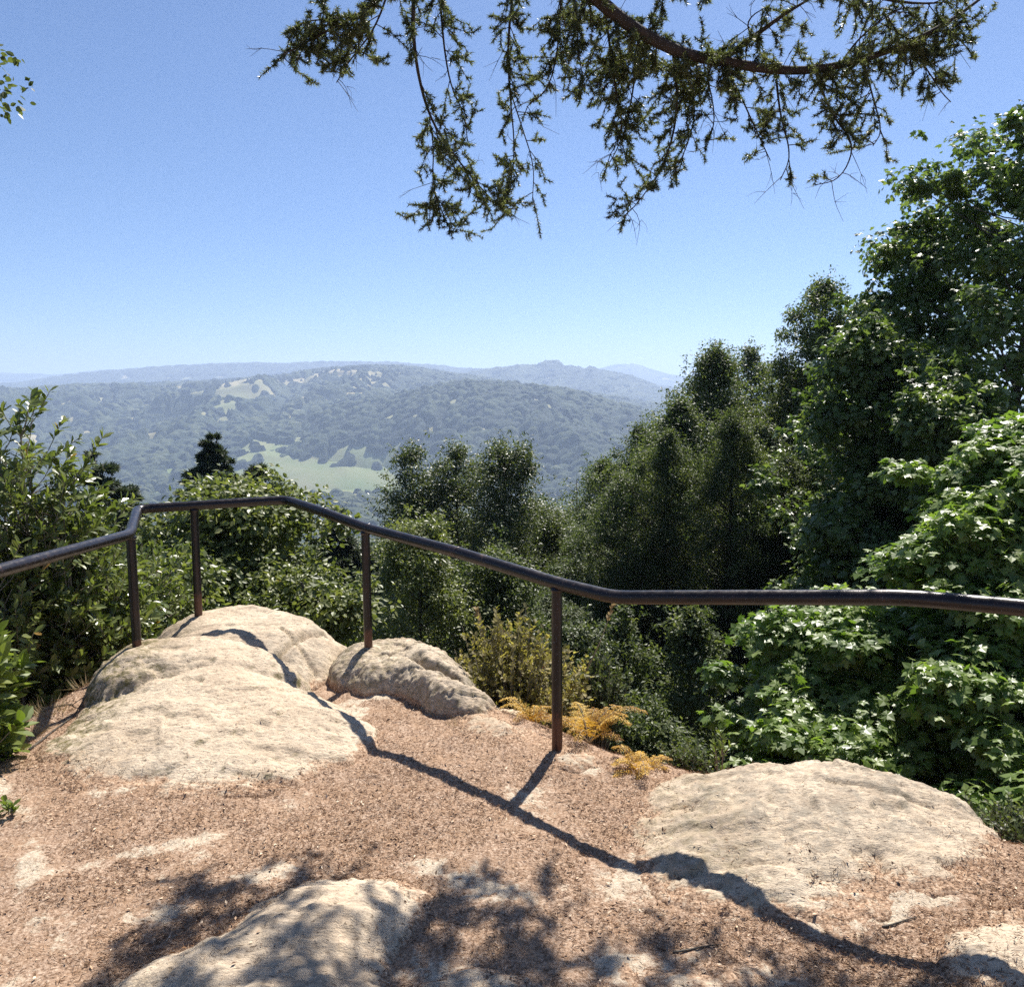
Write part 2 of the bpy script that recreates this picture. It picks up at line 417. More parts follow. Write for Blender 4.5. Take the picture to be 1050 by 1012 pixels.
def ridge(pts, Yc, Yfoot, base=-VALLEY - 4, back=1500, power=1.0, gul=.0, gs=.003, seed=3, wander=0):
    c = crest(pts, Yc)
    def fz(x, y):
        top = c(x) + 2.0 * fbm(x * .01, x * 0 + 3.3, 3, seed)
        yc = Yc
        yf = Yfoot(x) if callable(Yfoot) else Yfoot
        t = np.clip((y - yf) / np.maximum(yc - yf, 1), 0, 1)
        u = np.clip((y - yc) / back, 0, 1)
        prof = np.where(y < yc, np.sin(t ** power * math.pi / 2) * .5 + .5 * t ** power, 1 - u * u)
        h = base + (top - base) * prof
        n1 = fbm(x * gs + .6 * fbm(x * gs * 1.3, y * gs * 1.3, 2, seed + 5), y * gs * .55, 4, seed + 1)
        e = 4 * t * (1 - t) * (y < yc)
        return h + gul * e * (1 - 2 * np.abs(n1)) - gul * e * .6
    return fz

MAINPTS = [(-120, 425), (-20, 410), (40, 400), (80, 397), (110, 397), (150, 396), (190, 394), (230, 392), (270, 389), (300, 385), (320, 381), (345, 379), (370, 377), (390, 377),
           (410, 378), (430, 380), (455, 384), (480, 388), (510, 393), (545, 399), (600, 405), (680, 420), (760, 440), (860, 470)]
main_f = ridge(MAINPTS, 3000, 1500, gul=62, gs=.0032, seed=11, power=.8)

def main_grass(x, y, z):
    t = (y - 1500) / 1500.0
    n = fbm(x * .011, y * .006, 4, 77)
    up = np.exp(-((x + 720) / 420) ** 2) * np.exp(-((t - .72) / .28) ** 2)
    g = np.maximum(up * 1.2 * sstep(.0, .34, n + .16), .42 * sstep(.1, .5, fbm(x * .02, y * .012, 3, 78)))
    a = np.exp(-(((x + 345) / 215) ** 4 + ((y - 1530) / 190) ** 4))
    b = np.exp(-(((x + 290) / 60) ** 2 + ((y - 1720) / 130) ** 2))
    g = np.maximum(g, np.maximum(a * 1.3, b * .7 * sstep(-.2, .2, n)))
    return g

SPURPTS = [(120, 480), (200, 462), (280, 440), (330, 425), (370, 415), (410, 408), (440, 401), (470, 397), (498, 396), (530, 398), (561, 402), (590, 406), (614, 412),
           (650, 422), (690, 438), (730, 455), (790, 485), (850, 520)]
spur_foot = lambda x: np.interp(x, [-700, -250, -120, 0, 150, 400], [1560, 1560, 1420, 1340, 1330, 1360])
spur_f = ridge(SPURPTS, 1850, spur_foot, gul=30, gs=.004, seed=23, back=700, power=.85)
def spur_grass(x, y, z):
    n = fbm(x * .012, y * .008, 4, 177)
    a = np.exp(-(((x + 310) / 150) ** 4 + ((y - 1500) / 130) ** 4))
    return np.maximum(a * 1.2, .62 * sstep(.25, .5, n))

hill_mesh('hill', -1950, 1150, 1440, 3150, 5.5, main_f, main_grass, 12, 19, 5)
hill_mesh('hill_spur', -720, 720, 1320, 2150, 4.5, spur_f, spur_grass, 12, 17, 9)
L2 = [(380, 400), (430, 392), (470, 386), (500, 381), (530, 377), (553, 376), (559, 372), (566, 371.5), (573, 372.5), (579, 378), (592, 378), (599, 381.5), (604, 378), (608, 378.5), (614, 381), (630, 384), (650, 388), (668, 395), (690, 405), (730, 425), (800, 455)]
hill_mesh('far_hill', -900, 1350, 3000, 4400, 12.0, ridge(L2, 3900, 3000, gul=45, gs=.002, seed=31, back=900), None, 12, 22, 13)
L1 = [(-150, 405), (-40, 398), (20, 394), (45, 390), (80, 385), (110, 382), (150, 379), (200, 376), (248, 374), (290, 374.5), (330, 373), (370, 373), (400, 373.5), (440, 376), (475, 379), (520, 382), (600, 390), (700, 400)]
hill_mesh('distant_ridge', -3900, 1100, 4000, 5500, 18.0, ridge(L1, 5000, 4000, gul=60, gs=.0012, seed=41, back=1000), None, 14, 40, 17)
L0 = [(-200, 392), (-80, 386), (0, 384.5), (40, 385), (65, 386), (85, 383), (100, 381.5), (115, 383), (150, 388), (220, 396)]
hill_mesh('distant_range', -5600, -2000, 6600, 7900, 34.0, ridge(L0, 7500, 6600, gul=60, gs=.0008, seed=51, back=800), None, 16, 90, 19)
L3 = [(560, 398), (590, 385), (612, 379.5), (628, 376), (640, 374.5), (648, 373.5), (654, 376), (668, 380), (690, 386), (730, 392), (800, 400), (900, 412)]
hill_mesh('distant_peak', 150, 3000, 6000, 7400, 28.0, ridge(L3, 6900, 6000, gul=60, gs=.001, seed=61, back=700), None, 14, 60, 23)

# woods that cover the slope below the viewpoint down to the valley: one mass
nx, ny = 280, 230
X, Y = np.meshgrid(np.linspace(-520, 560, nx), np.linspace(48, 900, ny))
Z = ground_z(X, Y); d, r = cells(X / 11, Y / 11, 3)
H = 12 * (np.sqrt(np.clip(1 - (d / .72) ** 2, 0, 1)) * (.6 + .7 * r) + .1)
lw = build('lower_woods', np.stack([X, Y, Z + H], -1).reshape(-1, 3), [grid_faces(nx, ny)], M['wood'], None, {'rnd': np.clip(.55 + .6 * (r - .3), 0, 1)}, smooth=False)
tag(lw, 'green treetops of the wooded slope falling away to the valley below', 'woods', kind='stuff')
nx, ny = 420, 150
X, Y = np.meshgrid(np.linspace(-1050, 1050, nx), np.linspace(880, 1560, ny)); Z = ground_z(X, Y); d, r = cells(X / 16 + .5 * fbm(X * .02, Y * .02, 2, 8), Y / 16, 6)
keep = (fbm(X * .006, Y * .009, 4, 404) + .5 * (r - .5) > -.12); keep &= ~((np.hypot((X + 345) / 105, (Y - 1180) / 75) < 1) | (np.hypot((X + 310) / 170, (Y - 1470) / 95) < 1) & (r > .05))
H = np.where(keep, 13 * (np.sqrt(np.clip(1 - (d / .72) ** 2, 0, 1)) * (.5 + .8 * r) + .15), -4); f = grid_faces(nx, ny); kk = keep.ravel()[f].sum(1) >= 1
vw = build('valley_woods', np.stack([X, Y, Z + H], -1).reshape(-1, 3), [f[kk]], M['wood'], None, {'rnd': np.clip(.1 + .8 * r, 0, 1)}, smooth=False)
tag(vw, 'patches of trees between the green fields on the valley floor', 'woods', kind='stuff')
for n_, l_ in [('hill_woods', 'oak woods covering the long hill across the valley'), ('hill_spur_woods', 'dark woods on the nearer spur in front of the long hill'),
               ('far_hill_woods', 'bluish woods on the hill with a knob of trees behind the spur'), ('distant_ridge_woods', 'woods on the long blue ridge along the skyline'),
               ('distant_range_woods', 'pale woods on the farthest blue range at the left skyline'), ('distant_peak_woods', 'faint woods on the pale peak beside the fog bank')]:
    tag(bpy.data.objects[n_], l_, 'woods', kind='stuff')

# ------------------------------------------------------------------ rocks: every one a dome over its own outline
ROCKS = []
class Lobe:
    def __init__(s, outline, centre, H, p=2.0, q=.8, zs=None, tilt=(0, 0), drop=2.2, level=0.0):
        O = np.array([gpt(px, py, level)[:2] for px, py in outline]); s.c = np.array(gpt(*centre, level)[:2])
        d = O - s.c; a = np.arctan2(d[:, 1], d[:, 0]); r = np.hypot(d[:, 0], d[:, 1]); o = np.argsort(a)
        a, r = a[o], r[o]
        aa = np.concatenate([a - 2 * np.pi, a, a + 2 * np.pi]); rr = np.tile(r, 3)
        s.ang = np.linspace(-np.pi, np.pi, 361); R = np.interp(s.ang, aa, rr)
        k = np.hanning(25); k /= k.sum(); R = np.convolve(np.concatenate([R[-13:-1], R, R[1:13]]), k, 'valid')[:361]
        s.R = R; s.H, s.p, s.q, s.tilt, s.drop, s.level = H, p, q, tilt, drop, level
        s.box = (O[:, 0].min(), O[:, 0].max(), O[:, 1].min(), O[:, 1].max())
    def h(s, x, y, seed):
        wx = .08 * fbm(x * 3.1, y * 3.1, 5, seed, .6); wy = .08 * fbm(x * 3.1 + 9, y * 3.1, 5, seed + 3, .6)
        dx, dy = x + wx - s.c[0], y + wy - s.c[1]
        t = np.hypot(dx, dy) / np.interp(np.arctan2(dy, dx), s.ang, s.R)
        inside = s.H * np.clip(1 - np.clip(t, 0, 1) ** s.p, 0, 1) ** s.q
        z = s.level + np.where(t < 1, inside, -s.drop * (t - 1)) + s.tilt[0] * dx + s.tilt[1] * dy
        return z, t

class Rock:
    def __init__(s, lobes, seed, rough=1.0, moss=0.0, grey=.5, cracks=()):
        s.l, s.seed, s.rough, s.moss, s.grey, s.cracks = lobes, seed, rough, moss, grey, cracks
    def z(s, x, y):
        z = np.full(np.shape(x), -9.0)
        for l in s.l: z = np.maximum(z, l.h(x, y, s.seed)[0])
        r = s.rough
        z = z + r * (.030 * fbm(x * 2.4, y * 2.4, 3, s.seed + 20) + .007 * fbm(x * 7, y * 9, 3, s.seed + 30) + .010 * fbm(x * 30, y * 44, 3, s.seed + 40, .7))
        lay = vn(x * 5 + fbm(x * 2, y * 2, 2, s.seed + 80), y * 11, s.seed + 90); z = z - r * .014 * sstep(.60, .635, lay)     # flaked bedding
        pit = fbm(x * 26, y * 34, 2, s.seed + 50); z = z - r * .009 * sstep(.42, .62, pit)
        for (a, b, wd, dp) in s.cracks:
            wob = .03 * fbm(x * 6, y * 6, 2, s.seed + 60)
            z = z - dp * streak(x + wob, y + wob, a, b, wd)
        return z

def gp(px, py, z=0): return gpt(px, py, z)[:2]

def make_rock(name, rock, label, step=.012):
    bx = np.array([l.box for l in rock.l]); m = .35
    x0, x1, y0, y1 = bx[:, 0].min() - m, bx[:, 1].max() + m, bx[:, 2].min() - m, bx[:, 3].max() + m
    nx, ny = int((x1 - x0) / step), int((y1 - y0) / step)
    X, Y = np.meshgrid(np.linspace(x0, x1, nx), np.linspace(y0, y1, ny))
    Z = rock.z(X, Y); G = ground_z(X, Y)
    keep = (Z > G - .12).ravel(); f = grid_faces(nx, ny); f = f[keep[f].all(1)]
    use = np.unique(f); idx = np.full(nx * ny, -1); idx[use] = np.arange(len(use))
    ab = Z - G
    lit = .62 * (1 - sstep(.0, .06, ab)) + .10 * (1 - sstep(.06, .14, ab)) + .16 * fbm(X * 5, Y * 5, 4, rock.seed + 75)
    # litter lies only where the stone is nearly level
    gyy, gxx = np.gradient(Z, step); sl = np.hypot(gyy, gxx)
    lit = np.where(plat_dist(X, Y) > .05, lit * .35, lit)
    grey = np.clip(rock.grey + .5 * fbm(X * 1.6, Y * 1.6, 3, rock.seed + 70), 0, 1) * sstep(.02, .10, ab)
    moss = rock.moss * np.clip(sstep(.5, 1.4, sl) + sstep(0, .25, -(X - bx[:, 0].min() - .55)), 0, 1)
    pick = lambda A: A.ravel()[use]
    o = build(name, np.stack([X, Y, Z], -1).reshape(-1, 3)[use], [idx[f]], M['rock'], None, {'litter': pick(lit), 'grey': pick(grey), 'moss': pick(moss)})
    tag(o, label, 'boulder'); ROCKS.append(rock); return o

RA = Rock([Lobe([(38, 800), (85, 820), (170, 832), (260, 815), (335, 792), (385, 768), (370, 745), (335, 722), (305, 708), (275, 702), (230, 700), (150, 700), (105, 715), (75, 740), (50, 770)],
                (225, 716), .228, 1.35, .92),
           Lobe([(88, 722), (100, 735), (150, 731), (210, 729), (280, 726), (325, 718), (318, 706), (300, 700), (265, 694), (180, 688), (120, 692), (92, 705)], (190, 708), .25, 3.8, .7)],
          100, .8, .9, .2, [])
make_rock('boulder', RA, 'large pale sandstone ramp of rock under the first railing post, mossy on its left edge')
RB = Rock([Lobe([(185, 702), (230, 716), (290, 716), (335, 704), (356, 688), (345, 664), (300, 650), (220, 646), (165, 656), (150, 682)], (250, 667), .245, 3.4, .75, drop=3)], 200, .7, .3, .55,
          [(gp(262, 712), gp(335, 672), .018, .06), (gp(290, 680), gp(330, 712), .012, .03)])
make_rock('boulder', RB, 'tan rounded rock behind the ramp, carrying the rear railing post and a curved shadow')
RC = Rock([Lobe([(338, 700), (360, 716), (400, 716), (440, 724), (470, 737), (495, 750), (504, 735), (486, 708), (455, 688), (405, 674), (350, 680)], (402, 692), .185, 3.6, .6, drop=3)], 300, 1.0, .5, .8,
          [(gp(425, 705), gp(480, 725), .025, .07), (gp(390, 700), gp(440, 690), .012, .03)])
make_rock('boulder', RC, 'grey crusted rock with an undercut front at the foot of the third railing post', .006)
RD = Rock([Lobe([(430, 712), (470, 742), (520, 772), (562, 782), (575, 770), (545, 748), (500, 724), (460, 706)], (505, 745), .05, 2, .8, drop=2)], 400, .7, .2, .5)
make_rock('boulder', RD, 'long low rock strip at the path edge beside the dry shrub')
RDD = Rock([Lobe([(545, 786), (580, 792), (612, 788), (625, 778), (600, 768), (560, 770)], (585, 779), .04, 2, .8, drop=2)], 450, .9, .2, .8)
make_rock('boulder', RDD, 'small flat grey rock at the foot of the post nearest the yellow ferns')
RE = Rock([Lobe([(644, 850), (652, 885), (655, 918), (700, 938), (780, 948), (880, 948), (960, 928), (1035, 885), (1030, 850), (975, 815), (900, 795), (800, 790), (715, 796), (662, 818)],
                (845, 822), .150, 1.7, 1.0, drop=2.4)], 500, 1.0, .3, 1.0, [(gp(700, 905), gp(790, 900), .012, .015), (gp(850, 830), gp(960, 840), .014, .02)])
make_rock('boulder', RE, 'broad domed boulder at the right, grey crusted on top and crossed by the rail shadow')
RF = Rock([Lobe([(60, 1060), (120, 1005), (200, 962), (270, 925), (340, 905), (420, 898), (470, 905), (465, 945), (420, 985), (400, 1040), (395, 1100), (230, 1130), (90, 1120)],
                (270, 1005), .135, 2.0, .95)], 600, .8, .1, .2)
make_rock('boulder', RF, 'smooth pale boulder in the bottom left foreground, dappled with branch shadows')
RG = Rock([Lobe([(480, 925), (510, 945), (555, 940), (580, 925), (545, 908), (500, 905)], (530, 925), .035, 2, .8)], 700, .8, 0, .3)
make_rock('boulder', RG, 'small low slab of pale rock in the dappled shade at the middle of the path')
RH = Rock([Lobe([(620, 990), (680, 975), (740, 985), (800, 1010), (780, 1060), (640, 1060)], (710, 1015), .04, 2, .8)], 750, .9, 0, .3)
make_rock('boulder', RH, 'flat pale slab at the bottom edge, between the smooth boulder and the rail shadow')
RI = Rock([Lobe([(955, 985), (985, 950), (1040, 935), (1120, 945), (1130, 1010), (1050, 1040), (980, 1020)], (1040, 985), .06, 2, .8)], 800, .9, 0, .3)
make_rock('boulder', RI, 'pale flat rock cut by the right edge, below the domed boulder')
RJ = Rock([Lobe([(395, 1015), (440, 998), (510, 1000), (560, 1020), (540, 1060), (420, 1060)], (475, 1028), .04, 2, .8)], 850, .8, 0, .2)
make_rock('boulder', RJ, 'pale rock just showing at the bottom edge beside the smooth boulder')

def surf(x, y):
    x = np.atleast_1d(np.asarray(x, float)); y = np.atleast_1d(np.asarray(y, float))
    z = ground_fine(x, y)
    for r in ROCKS: z = np.maximum(z, r.z(x, y))
    return z

# ------------------------------------------------------------------ haze
def make_haze():
    x, y0, y1, z0, z1 = 15500, -9500, 15000, -VALLEY - 90, 262
    V = [(-x, y0, z0), (x, y0, z0), (x, y1, z0), (-x, y1, z0), (-x, y0, z1), (x, y0, z1), (x, y1, z1), (-x, y1, z1)]
    m, t, out = mat_new('haze')
    v = N(t, 'ShaderNodeVolumePrincipled'); v.inputs['Density'].default_value = HAZE
    v.inputs['Color'].default_value = (.58, .72, 1.0, 1); v.inputs['Anisotropy'].default_value = .25
    t.links.new(v.outputs[0], out.inputs['Volume'])
    o = build('haze', np.array(V, float), [np.array([(0, 3, 2, 1), (4, 5, 6, 7), (0, 1, 5, 4), (1, 2, 6, 5), (2, 3, 7, 6), (3, 0, 4, 7)])], m, None, None, False)
    tag(o, kind='stuff')
HAZE = 2.1e-4
make_haze()

# ------------------------------------------------------------------ railing
def fillet(P, d=.07, n=7):
    P = np.asarray(P, float); out = [P[0]]
    for a, b, c in zip(P[:-2], P[1:-1], P[2:]):
        u = a - b; v = c - b; du = min(d, .4 * np.linalg.norm(u)); dv = min(d, .4 * np.linalg.norm(v))
        p, q = b + u / np.linalg.norm(u) * du, b + v / np.linalg.norm(v) * dv
        for t in np.linspace(0, 1, n): out.append((1 - t) ** 2 * p + 2 * t * (1 - t) * b + t * t * q)
    out.append(P[-1]); return np.array(out)

def densify(P, step=.03):
    out = [P[0]]
    for a, b in zip(P[:-1], P[1:]):
        k = max(1, int(np.linalg.norm(b - a) / step))
        for i in range(1, k + 1): out.append(a + (b - a) * i / k)
    return np.array(out)

RR, PR = .029, .0245
railing = empty('railing', tuple(gpt(571, 775)), 'bent dark iron pipe railing with rust along the edge of the overlook', 'railing')
def local(P): return np.asarray(P) - np.array(railing.location)
def rust_attr(o, f):
    me = o.data; n = len(me.vertices); co = np.empty(n * 3, np.float32); me.vertices.foreach_get('co', co)
    a = me.attributes.new('rust', 'FLOAT', 'POINT'); a.data.foreach_set('value', f(co.reshape(-1, 3)).astype(np.float32))

c1 = at(133, 548, 4.42); c2 = at(141, 522, 4.98); c3 = at(293, 512.5, 5.22)
pa = at(0, 585, 3.25); pa2 = pa + (pa - c1) * 2.6
e1 = at(630, 612.5, 3.36); e2 = at(928, 612.5, 2.80); e3 = at(1050, 623, 2.62)
e4 = e3 + (e3 - e2) * 2.4 + np.array((0, 0, -.05))
mid = lambda px, py, t: at(px, py, c3[1] + (e1[1] - c3[1]) * t)
def tt(px): # depth along the straight run by pixel
    A, B = c3, e1; k = (px - CX) / F
    t = (k * A[1] - A[0]) / ((B[0] - A[0]) - k * (B[1] - A[1])); return float(t)
run = [mid(px, py, tt(px)) for px, py in ((330, 524.5), (374, 541), (468, 566), (571, 598))]
segs = [(fillet([pa2, pa, c1, c2, c3, *run, e1, e2, e3, e4]))]
tb = Tubes(); tb.add(local(densify(segs[0])), RR, 18); rl = tb.build('handrail', M['iron'], railing)
rust_attr(rl, lambda c: np.full(len(c), .02))
for (p, q, k) in ((run[0], run[1], .08), (run[2], run[3], .02), (run[1], run[2], .05)):     # weld beads where pipes were joined
    d = (q - p) / np.linalg.norm(q - p); c = p + (q - p) * k
    tb = Tubes(); tb.add(local([c - d * .006, c - d * .003, c + d * .003, c + d * .006]), [RR * .99, RR + .0022, RR + .0022, RR * .99], 18)
    rust_attr(tb.build('weld_bead', M['iron'], railing), lambda c: np.full(len(c), .45))

def post(top, foot_px, rust_h):
    fx = (foot_px[0] - CX); Yb = top[1]
    base = at(foot_px[0], foot_px[1], Yb); 
    zb = float(surf(base[0], Yb)[0])
    P = np.linspace((base[0], Yb, min(zb, base[2]) - .12), (top[0], top[1], top[2] - RR * .4), 30)
    tb = Tubes(); tb.add(local(P), PR, 16); o = tb.build('post', M['iron'], railing)
    z0 = zb - railing.location[2]
    rust_attr(o, lambda c: .75 * (1 - sstep(rust_h * .3, rust_h * 1.5, c[:, 2] - z0)) + .05)
    cl = Tubes(); d = np.array((0, 0, 1.0)); top_ = np.asarray(top, float)
    cl.add(local([top_ - d * (RR + .012), top_ - d * (RR + .004), top_ - d * (RR - .006)]), [PR, PR + .003, PR + .005], 16)
    w_ = cl.build('weld', M['iron'], o); rust_attr(w_, lambda c: np.full(len(c), .3))
    print('post', foot_px, 'surface z', round(zb, 3), 'wanted', round(float(base[2]), 3))
    return o
post(c1 * .93 + c2 * .07, (140, 656), .05)
t2 = .37; p2 = c2 + (c3 - c2) * t2; post(p2, (203.5, 633), .2)
post(mid(374.5, 541, tt(374.5)), (378, 668), .12)
post(mid(571, 598, tt(571)), (571.5, 776), .22)
post(pa + (pa - c1) * 1.0, (-400, 900), .1)
pe = e3 + (e3 - e2) * 1.4; tb = Tubes(); tb.add(local([pe + np.array((0, 0, -RR * .4)), np.array((pe[0], pe[1], -.15))]), PR, 16); rust_attr(tb.build('post', M['iron'], railing), lambda c: np.full(len(c), .2))

# ------------------------------------------------------------------ plants: generators
def leaf_shape(kind):
    """(verts in leaf plane x across, y along, z up; faces) of a unit-long leaf"""
    if kind == 'rhomb':
        V = [(0, 0, 0), (.24, .45, .06), (0, 1, -.03), (-.24, .45, .06)]
        return np.array(V), [np.array([(0, 1, 2), (0, 2, 3)])]
    if kind == 'round':
        V = [(0, 0, 0), (.28, .25, .05), (.30, .62, .05), (0, 1, -.05), (-.30, .62, .05), (-.28, .25, .05)]
        return np.array(V), [np.array([(0, 1, 2, 3), (0, 3, 4, 5)])]
    if kind == 'lance':
        V = [(0, 0, 0), (.11, .2, .02), (.21, .52, .05), (.16, .8, .01), (0, 1, -.06), (-.16, .8, .01), (-.21, .52, .05), (-.11, .2, .02), (0, .5, -.01)]
        return np.array(V), [np.array([(0, 1, 2, 8), (8, 2, 3, 4), (0, 8, 6, 7), (8, 4, 5, 6)])]
    if kind == 'maple':
        o = [(0, 0), (.30, -.06), (.20, .12), (.56, .16), (.40, .32), (.62, .58), (.30, .50), (.24, .66), (0, 1.0), (-.24, .66), (-.30, .50), (-.62, .58), (-.40, .32), (-.56, .16), (-.20, .12), (-.30, -.06)]
        V = [(x, y, -.22 * (x * x) - .12 * y * y + (.05 if abs(x) < .31 else 0)) for x, y in o] + [(0, .3, .0)]
        n = len(o); return np.array(V), [np.array([(i, (i + 1) % n, n) for i in range(n)])[:, [1, 0, 2]]]
    if kind == 'blade':
        V = [(.5, 0, 0), (-.5, 0, 0), (0, 1, 0)]
        return np.array(V), [np.array([(0, 1, 2)])]

class Leaves:
    def __init__(s): s.P = []; s.A = []; s.N = []; s.S = []; s.W = []; s.R = []
    def add(s, P, A, Nn, S_, R, W=1.0):
        n = len(P); s.P.append(P); s.A.append(A); s.N.append(Nn)
        s.S.append(np.broadcast_to(S_, (n,))); s.R.append(np.broadcast_to(R, (n,))); s.W.append(np.broadcast_to(W, (n,)))
    def build(s, name, shape, mat, parent=None):
        P, A, Nn = np.concatenate(s.P), np.concatenate(s.A), np.concatenate(s.N)
        S_, R, W = np.concatenate(s.S), np.concatenate(s.R), np.concatenate(s.W)
        A = A / np.maximum(np.linalg.norm(A, axis=1, keepdims=True), 1e-9)
        B = np.cross(A, Nn); B /= np.maximum(np.linalg.norm(B, axis=1, keepdims=True), 1e-9); C = np.cross(B, A)
        T, fs = leaf_shape(shape); k = len(T)
        V = P[:, None] + S_[:, None, None] * (T[None, :, 0:1] * W[:, None, None] * B[:, None] + T[None, :, 1:2] * A[:, None] + T[None, :, 2:3] * C[:, None])
        off = (np.arange(len(P)) * k)[:, None, None]
        return build(name, V.reshape(-1, 3), [(f[None] + off).reshape(-1, f.shape[1]) for f in fs], mat, parent, {'rnd': np.repeat(R, k)}, smooth=False)

def unit(v): return v / np.maximum(np.linalg.norm(v, axis=-1, keepdims=True), 1e-9)
def rdir(rng, n): return unit(rng.normal(size=(n, 3)))

def clumps(L, rng, C, rad, n, size, squash=.75, up=.6, droop=.0, tone=None, shell=.55, tspread=.5, width=1.0):
    """leaves in ragged balls: C (m,3) centres, rad (m,), n leaves each"""
    m = len(C); idx = np.repeat(np.arange(m), n); k = len(idx)
    d = rdir(rng, k); u = rng.random(k) ** (1 / 2.6)
    u = (shell + (1 - shell) * u) * rng.uniform(.35, 1.22, k)
    off = d * u[:, None] * rad[idx][:, None]; off[:, 2] *= squash
    P = C[idx] + off
    Nn = unit(d * .55 + np.array((0, 0, up)) + rng.normal(size=(k, 3)) * .45)
    A = unit(d * .8 + rng.normal(size=(k, 3)) * .55 + np.array((0, 0, -droop)))
    A = unit(A - Nn * (np.sum(A * Nn, 1))[:, None] * .8)
    t = (tone if tone is not None else rng.random(m))[idx]
    L.add(P, A, Nn, size * rng.uniform(.65, 1.25, k), np.clip(t * tspread + rng.random(k) * (1 - tspread), 0, 1), width)

def tree(name, label, base, H, radius, seed, leaf, mat, size, nclump=70, nleaf=500, crad=.45, cbase=.25, shape='dome', trunk_r=.12, lean=(0, 0), squash=.8,
         up=.6, droop=.1, cat='tree', bark='bark', group=None, width=1.0, stems=1, squeeze=(1, 1), wood=True, ragged=.55):
    """trunk with limbs, and a crown of leaf clumps carried by them; local origin at the base"""
    rng = np.random.default_rng(seed); root = empty(name, tuple(base), label, cat, group)
    L = Leaves(); tb = Tubes(); Cs = []; Rs = []
    def prof(u):
        if shape == 'dome': return math.sqrt(max(0, 1 - (abs(u - .35) / .68) ** 2.2))
        if shape == 'column': return min(1, u / .12) * (1 - math.exp(-(1 - u) * H / (.95 * radius)))
        if shape == 'cone': return max(.04, (1 - u)) * min(1, .5 + u / .1)
        if shape == 'broad': return math.sqrt(max(0, 1 - (abs(u - .55) / .60) ** 2.4))
        return 1
    per = max(1, nclump // stems); ph = rng.uniform(0, 50)
    def lobe(az, z): return 1 + ragged * (2 * float(vn(np.array(ph + 3 + 1.1 * math.cos(az) + z / (radius * 1.1)), np.array(ph + 1.1 * math.sin(az) + .3 * z), seed)) - 1)
    for sidx in range(stems):
        a0 = rng.uniform(0, 6.28) + sidx * 6.28 / stems; sp = (radius * .45 if stems > 1 else 0)
        Hs = H * (1 if sidx == 0 else rng.uniform(.84, .98)); lx, ly = lean[0] + sp * math.cos(a0), lean[1] + sp * math.sin(a0)
        tz = np.linspace(0, Hs * .97, 14); wob = radius * .10
        tp = np.stack([lx * (tz / Hs) ** 1.2 + wob * np.interp(tz, np.linspace(0, Hs, 6), rng.normal(size=6)) * (tz / Hs),
                       ly * (tz / Hs) ** 1.2 + wob * np.interp(tz, np.linspace(0, Hs, 6), rng.normal(size=6)) * (tz / Hs), tz], -1)
        tr = trunk_r * (1 - .92 * (tz / Hs)) + .006; tr[0] *= 1.35
        tp[0, 2] -= .4
        tb.add(tp, tr, 9)
        Rst = radius * (1 if stems == 1 else .62)
        for i in range(per):
            u = rng.random() ** .85; z = (cbase + (1 - cbase) * u) * Hs
            az = i * 2.399963 + rng.normal() * .4; R = Rst * prof(u) * lobe(az, z) * (rng.uniform(.5, 1.15) if rng.random() < .8 else rng.uniform(.0, .5))
            c0 = np.array([np.interp(z, tz, tp[:, 0]), np.interp(z, tz, tp[:, 1]), z])
            e = c0 + np.array([R * math.cos(az) * squeeze[0], R * math.sin(az) * squeeze[1], 0])
            Cs.append(e); Rs.append(crad * rng.choice([rng.uniform(.45, .8), rng.uniform(.8, 1.5)]) * (.6 + .4 * min(1, prof(u) + .25)))
            if wood and R > .25 * Rst:
                zs = max(.12 * Hs, z - R * rng.uniform(.5, .9)); s0 = np.array([np.interp(zs, tz, tp[:, 0]), np.interp(zs, tz, tp[:, 1]), zs])
                r0 = max(.008, np.interp(zs, tz, tr) * rng.uniform(.25, .42))
                mid_ = s0 * .5 + e * .5 + rng.normal(size=3) * R * .08 - np.array((0, 0, R * .06))
                tb.add(smooth_path([s0, mid_, e], 7, 1), np.linspace(r0, .005, 7), 5, cap=False)
    Cs = np.array(Cs); Rs = np.array(Rs)
    clumps(L, rng, Cs, Rs, nleaf, size, squash, up, droop, width=width, shell=.35)
    # a few stray sprigs outside the clumps break the outline
    j = rng.integers(0, len(Cs), len(Cs) * 2); d = unit(rdir(rng, len(j)) + np.array((0, 0, .35)))
    clumps(L, rng, Cs[j] + d * Rs[j][:, None] * rng.uniform(.9, 1.55, len(j))[:, None], np.full(len(j), crad * .30), max(8, nleaf // 12), size, .8, up, droop, width=width, shell=.1)
    tb.build('trunk', M[bark], root); L.build('crown', leaf, M[mat], root)
    return root

def copy_tree(o, loc, rz, scale, label, group=None):
    c = o.copy(); COL.objects.link(c); c.location = loc; c.rotation_euler = (0, 0, rz); c.scale = scale; c['label'] = label
    if group: c['group'] = group
    for ch in o.children:
        d = ch.copy(); COL.objects.link(d); d.parent = c
    return c

def px_tree(name, label, px, top, Y, wpx, seed, leaf, mat, size, drop=0.0, **kw):
    """a tree whose tip shows at (px, top) when it stands Y metres away; it roots on the slope"""
    T = at(px, top, Y); gz_ = float(ground_z(np.array([T[0]]), np.array([Y]))[0]) - drop
    return tree(name, label, (T[0], Y, gz_), T[2] - gz_, wpx / 2 / F * Y, seed, leaf, mat, size, **kw)

